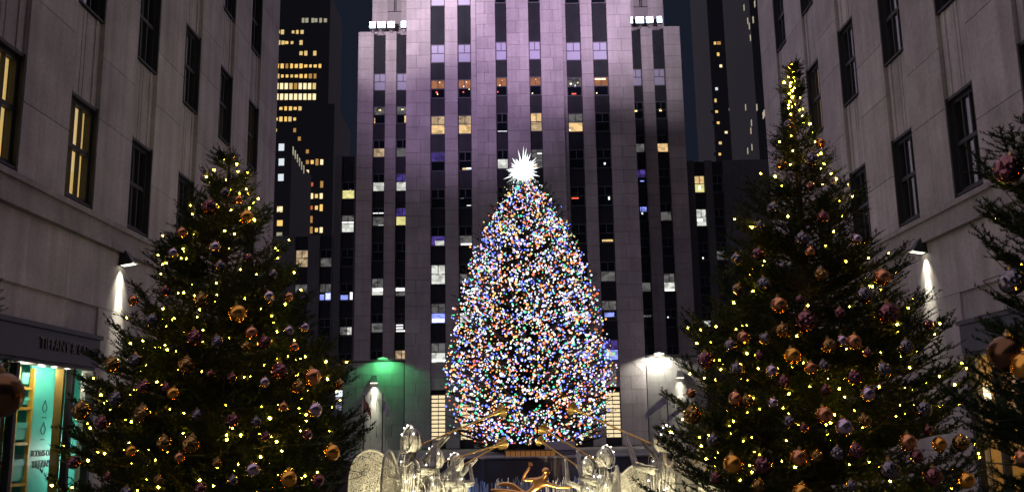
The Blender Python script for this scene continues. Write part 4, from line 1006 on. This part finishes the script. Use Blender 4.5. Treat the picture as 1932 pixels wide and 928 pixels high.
        for k in range(70):
            f = rg.random(); q0 = out[rg.randrange(0, N)]; a = rg.uniform(.15, .95); st = (.02+.1*rg.random(), 1.2+.2*rg.random()); en = (st[0]+(q0[0]-st[0])*a, st[1]+(q0[1]-st[1])*a)
            sgn = rg.choice((-1, 1))
            rb.tube([W((st[0]+(en[0]-st[0])*t_, st[1]+(en[1]-st[1])*t_+.05*math.sin(t_*PI)), sgn*(.022+.02*math.sin(t_*PI))) for t_ in (0, .33, .66, 1)], .0035, 3, cap=False)
        loc(rb, 'wing_wire', WIRE, par=wo_)
    for k in range(30):                                        # small white bulbs
        if k < 5: a = .35+k*.6; q = Vector((-.07, .165*math.cos(a), 1.9+.175*math.sin(a)))
        else:
            a = rg.uniform(0, 2*PI); z = rg.uniform(.7, 1.62); r = RG(z)+.03; q = Vector((r*math.cos(a), r*math.sin(a), z))
        o = bpy.data.objects.new('bulb', ABULB); COL.objects.link(o); o.parent = root; o.location = q
    pb = MB(); pb.lathe([(.62, -1.6), (.62, -.06), (.56, -.01)], 24); loc(pb, 'plinth', PLINTH)
    # ground floods that light the angel from its feet
    fm = MB(); fx = -.75
    for fy_ in (.62, -.62): fm.lathe([(.08, -.02), (.08, .1)], 10, (fx, fy_, -.01))
    loc(fm, 'uplight', BLACKM)
    for fy_ in (.62, -.62):
        l = lamp('uplight_beam', 'SPOT', None, (0, 0, 0), 330*s, (1, .87, .54), None, 85, .8, .05)
        l.parent = root; l.location = (fx-.1, fy_, .13); l.rotation_euler = (Vector((.1, 0, 1.1)) - Vector(l.location)).to_track_quat('-Z', 'Y').to_euler()
    return root
def place(label, hx, hy, Y, s, bx_, by_, seed, dY):
    """stand an angel so that its head is where the photograph shows it and its trumpet points to its bell"""
    h = unproj(hx, hy, 'y', Y); q = unproj(bx_, by_, 'y', Y + dY); d = q - h
    el = math.atan2(d.z + .03*s, math.hypot(d.x, d.y))
    return angel(label, (h.x, h.y, h.z - 1.87*s), math.atan2(d.y, d.x), s, el, seed, tl_=d.length*.93)
place('nearest left wire angel lifting a long gold trumpet, wing spread to the left', 778, 832, 14.0, 1.12, 943, 768, 1, .9)
place('middle left wire angel with round halo behind its head', 823, 866, 16.6, 1.08, 947, 832, 2, 1.0)
place('farthest left wire angel, rounded wing at its right', 862, 874, 18.6, 1.02, 940, 834, 3, .9)
place('nearest right wire angel lifting a long trumpet beside the tall fir', 1250, 832, 14.0, 1.12, 1083, 762, 4, .9)
place('middle right wire angel with spread round wing between the others', 1140, 864, 16.6, 1.08, 1028, 803, 5, 1.0)
place('farthest right wire angel, partly hidden by the middle one', 1108, 880, 18.6, 1.02, 1022, 826, 6, .9)

# ------------------------------------------------------------------ sunken plaza: wall, gilded figure, fountain
GRAN = mat('dark_granite', (.07, .062, .068), .5, noise=.15, nscale=.5)
bw = MB(); o = MB().box(-14, 16, 67.6, 68.4, -6, .55).build('plaza_wall', GRAN); tag(o, 'dark granite wall behind the gilded statue', 'wall')
for k in range(10): MB().box(-14+3*k+.02, -11+3*k-.02, 67.55, 67.598, -5.9, .42).build('granite_panel', GRAN, o)
MB().box(-14.1, 16.1, 67.5, 68.5, .552, .66).build('coping', PODIUM, o)
st = thing('statue', 'gilded reclining figure with one arm raised above the fountain', 'statue', (.8, 62, -6))
rk = MB(); rgk = random.Random(2); prk = [(2.6, 0), (2.3, 1.2), (1.8, 2.3), (1.3, 3.2), (.7, 3.75), (.2, 3.9)]
rk.lathe(prk, 14, (.4, 62.3, -6)); rk.v = [(x + rgk.uniform(-.2, .2), y + rgk.uniform(-.2, .2), z + (rgk.uniform(-.12, .12) if z > -5.9 else 0)) for x, y, z in rk.v]
rk.build('rock', mat('bronze_rock', (.10, .09, .07), .6, noise=.3, nscale=1.5), st)
# one continuous body grown over a skeleton
J = [(.75, 62, -1.55, .40), (.95, 62, -1.15, .36), (1.2, 62, -.80, .42), (1.45, 61.95, -.52, .16), (1.62, 61.9, -.28, .26), (1.68, 61.9, -.08, .2),
     (.78, 62.0, -.62, .19), (.32, 61.9, -.66, .15), (.12, 61.9, -.60, .13), (.30, 61.85, -.25, .12), (.52, 61.8, .05, .10), (.60, 61.8, .22, .11),
     (1.75, 61.9, -.92, .19), (2.4, 61.8, -1.12, .14), (3.1, 61.7, -1.1, .11), (3.55, 61.7, -.98, .11),
     (.3, 62, -1.65, .30), (-.6, 61.9, -1.35, .23), (-1.3, 61.9, -1.25, .17), (-1.95, 61.9, -1.2, .1),
     (.1, 62.3, -1.5, .28), (-.55, 62.4, -.95, .22), (-1.15, 62.4, -.85, .16), (-1.5, 62.4, -.95, .1)]
E_ = [(0, 1), (1, 2), (2, 3), (3, 4), (4, 5), (2, 6), (6, 7), (7, 8), (8, 9), (9, 10), (10, 11), (2, 12), (12, 13), (13, 14), (14, 15), (0, 16), (16, 17), (17, 18), (18, 19), (0, 20), (20, 21), (21, 22), (22, 23)]
def skin(name, J, E_, m, parent, lv=2):
    me = bpy.data.meshes.new(name); me.from_pydata([j[:3] for j in J], E_, []); o = put(bpy.data.objects.new(name, me), parent)
    sk = o.modifiers.new('skin', 'SKIN'); sk.use_smooth_shade = True
    for i, j in enumerate(J): me.skin_vertices[0].data[i].radius = (j[3]*.8, j[3]*.8)
    me.skin_vertices[0].data[0].use_root = True
    ss = o.modifiers.new('sub', 'SUBSURF'); ss.levels = ss.render_levels = lv
    bpy.context.view_layer.update()
    m2 = bpy.data.meshes.new_from_object(o.evaluated_get(bpy.context.evaluated_depsgraph_get())); m2.materials.clear(); m2.materials.append(m)
    m2.polygons.foreach_set('use_smooth', [True]*len(m2.polygons)); o.modifiers.clear(); o.data = m2; return o
body = skin('body', J, E_, GILT, st)
hp = MB()
for (c, d, sg) in ((Vector((.60, 61.8, .26)), Vector((.1, 0, 1)), 1), (Vector((3.62, 61.7, -.96)), Vector((1, 0, .1)), -1)):
    s_ = d.cross(Vector((0, 1, 0))).normalized()
    for k in range(4): hp.tube([c + s_*(k-1.5)*.05, c + s_*(k-1.5)*.06 + d*.12, c + s_*(k-1.5)*.065 + d*(.19+.02*(k in (1, 2))) + Vector((0, -.05, 0))], [.03, .028, .02], 6)
    hp.tube([c - s_*.08, c - s_*.15 + d*.07, c - s_*.17 + d*.13], [.035, .03, .02], 6)
hp.build('fingers', GILT, body)
hh = MB(); hh.ball((1.60, 61.95, -.10), .25, 14, 10, (1, 1, .95)); hh.ball((1.83, 61.75, -.2), .05, 8, 6); hh.build('hair', GILT, body, True)
lp_ = thing('plaza_uplight', 'small spotlight at the basin edge lighting the gilded statue', 'spotlight', (1.0, 56.5, -6))
MB().lathe([(.14, 0), (.14, .35), (.1, .4)], 12, (1.0, 56.5, -6)).build('housing', BLACKM, lp_)
lamp('light', 'SPOT', lp_, (1.0, 56.5, -5.4), 3800, (1, .70, .42), (.9, 62, -.9), 46, .6, .15)
# fountain jets lit blue
WAT = mat('spray_water', (.55, .62, .7), .25)
sp = MB(); rgs = random.Random(8)
for k in range(260):
    x = rgs.uniform(-4.6, 5.6); y = rgs.uniform(63.4, 66.2); h = rgs.uniform(4.5, 5.35); dx = rgs.uniform(-.12, .12)
    sp.tube([(x, y, -5.9), (x+dx*.3, y, -5.9+h*.6), (x+dx*.8, y, -5.9+h*.93), (x+dx*1.2, y-.08, -5.9+h), (x+dx*1.7, y-.14, -5.9+h*.94)], [.03, .028, .024, .02, .008], 4, cap=False)
o = sp.build('fountain_spray', WAT); o['kind'] = 'stuff'; o['label'] = 'blue lit fountain jets behind the gilded statue'
for k, x in enumerate((-3.6, -.9, 2.2, 4.9)):
    l_ = thing('fountain_light', '%s blue underwater light at the foot of the fountain jets' % ('leftmost', 'second', 'third', 'rightmost')[k], 'spotlight', (x, 62.9, -6), 'blue fountain lights')
    MB().lathe([(.12, 0), (.12, .2)], 10, (x, 62.9, -6)).build('housing', BLACKM, l_)
    lamp('light', 'SPOT', l_, (x, 62.9, -5.7), 800, (.08, .35, 1), (x, 64.9, -1.6), 50, .6, .1)
# things at the foot of the big tree
bn = thing('slatted_barrier', 'low orange-glowing slatted barrier at the foot of the big tree', 'barrier', (.7, 69.2, .6))
WOODL = mat('painted_glow_slat', (.5, .28, .10), .6, emit=(1, .40, .10), es=.14)  # slats emit faintly, in place of orange light falling on them
for k in range(10): MB().box(-1.05+.36*k, -.73+.36*k, 69.1, 69.2, .62, 1.02).build('slat', WOODL, bn)
MB().box(-1.15, 2.6, 69.05, 69.25, 1.02, 1.1).build('rail', mat('barrier_rail', (.2, .12, .05), .6), bn)
MB().box(-1.1, 2.55, 69.21, 69.3, .6, .95).build('back', BLACKM, bn)
kb = thing('site_cabin', 'small violet-lit box standing at the foot of the big tree', 'cabin', (3.0, 72, .6))
MB().box(1.95, 4.05, 71.9, 73.5, .6, 1.0).build('lower_panel', mat('cabin_lower', (.22, .2, .24), .7), kb); MB().box(1.9, 4.1, 71.85, 73.5, 1.003, 1.6).build('upper_panel', mat('cabin_upper', (.5, .46, .5), .7), kb)
# flags
def flag(label, px, ytop, col, dirx, L, H, seed, Y=90, droop=.5):
    p = unproj(px, ytop, 'y', Y); t = thing('flag', label, 'flag', (p.x, p.y, .6), 'flags on dark poles')
    MB().tube([(p.x, p.y, .6), (p.x, p.y, p.z)], .055, 8).build('pole', BLACKM, t)
    mb = MB(); mb.ball((p.x, p.y, p.z+.1), .11, 10, 8); mb.build('finial', mat('finial', (.5, .5, .5), .3, metal=.8), t, True)
    nx, nz = 14, 8; V_ = []
    for i in range(nx+1):
        u = i/nx
        for j in range(nz+1):
            v = j/nz
            V_.append((p.x + dirx*(.06+u*L), p.y - .12*math.sin(u*9+v*2+seed), p.z - .35 - v*H*(1-.25*u) - droop*u*L*(.8+.3*u)))
    mb = MB(); mb.add(V_, [(i*(nz+1)+j, (i+1)*(nz+1)+j, (i+1)*(nz+1)+j+1, i*(nz+1)+j+1) for i in range(nx) for j in range(nz)])
    mb.build('cloth', col, t, True)
PINK = mat('flag_red_white', (.5, .2, .17), .8, noise=.3, nscale=2); LIL = mat('flag_pale', (.55, .48, .58), .8, noise=.2, nscale=2); GRY = mat('flag_grey', (.42, .42, .46), .8, noise=.2, nscale=2)
flag('drooping reddish flag on the dark pole left of the white wall beam', 687, 745, PINK, 1, .6, 1.0, 0, droop=1.6)
flag('drooping pale lilac flag on the dark pole right of the white wall beam', 722, 745, LIL, 1, .5, 1.1, 1, droop=2.0)
flag('grey flag streaming to the left on the pole beside the white-lit wall', 1258, 738, GRY, -1, 2.1, .8, 2, droop=.75)
flag('pale flag streaming to the left close to the tall fir branches', 1297, 752, GRY, -1, 1.9, .6, 3, droop=.65)
p = unproj(639, 755, 'y', 92)
kk = thing('lit_sign', 'small white lit box on a post beside the left fir', 'sign', (p.x, p.y, .6))
MB().box(p.x-.07, p.x+.07, p.y-.05, p.y+.05, .6, p.z-.9).build('post', BLACKM, kk); MB().box(p.x-.26, p.x+.26, p.y-.15, p.y+.15, p.z-.9, p.z+.4).build('box', mat('sign_box', (.5, .5, .6), .5, emit=(.6, .58, .75), es=.3), kk)
MB().box(p.x-.3, p.x+.3, p.y-.2, p.y+.2, p.z+.402, p.z+.95).build('light_head', mat('sign_head', (.8, .9, .95), .5, emit=(.85, .95, 1), es=1.5), kk)
# guy wires from the tree to the tower
for k, (z0, x1, z1, lab) in enumerate(((10.6, 13.0, 8.2, 'lower'), (13.5, 13.0, 11.2, 'upper'))):
    o = MB().tube([(BT[0]+5.4, 78, z0), (x1, TY-.1, z1)], .022, 4).build('guy_wire', BLACKM); tag(o, lab + ' thin dark guy wire from the big tree to the right side of the tower', 'wire')
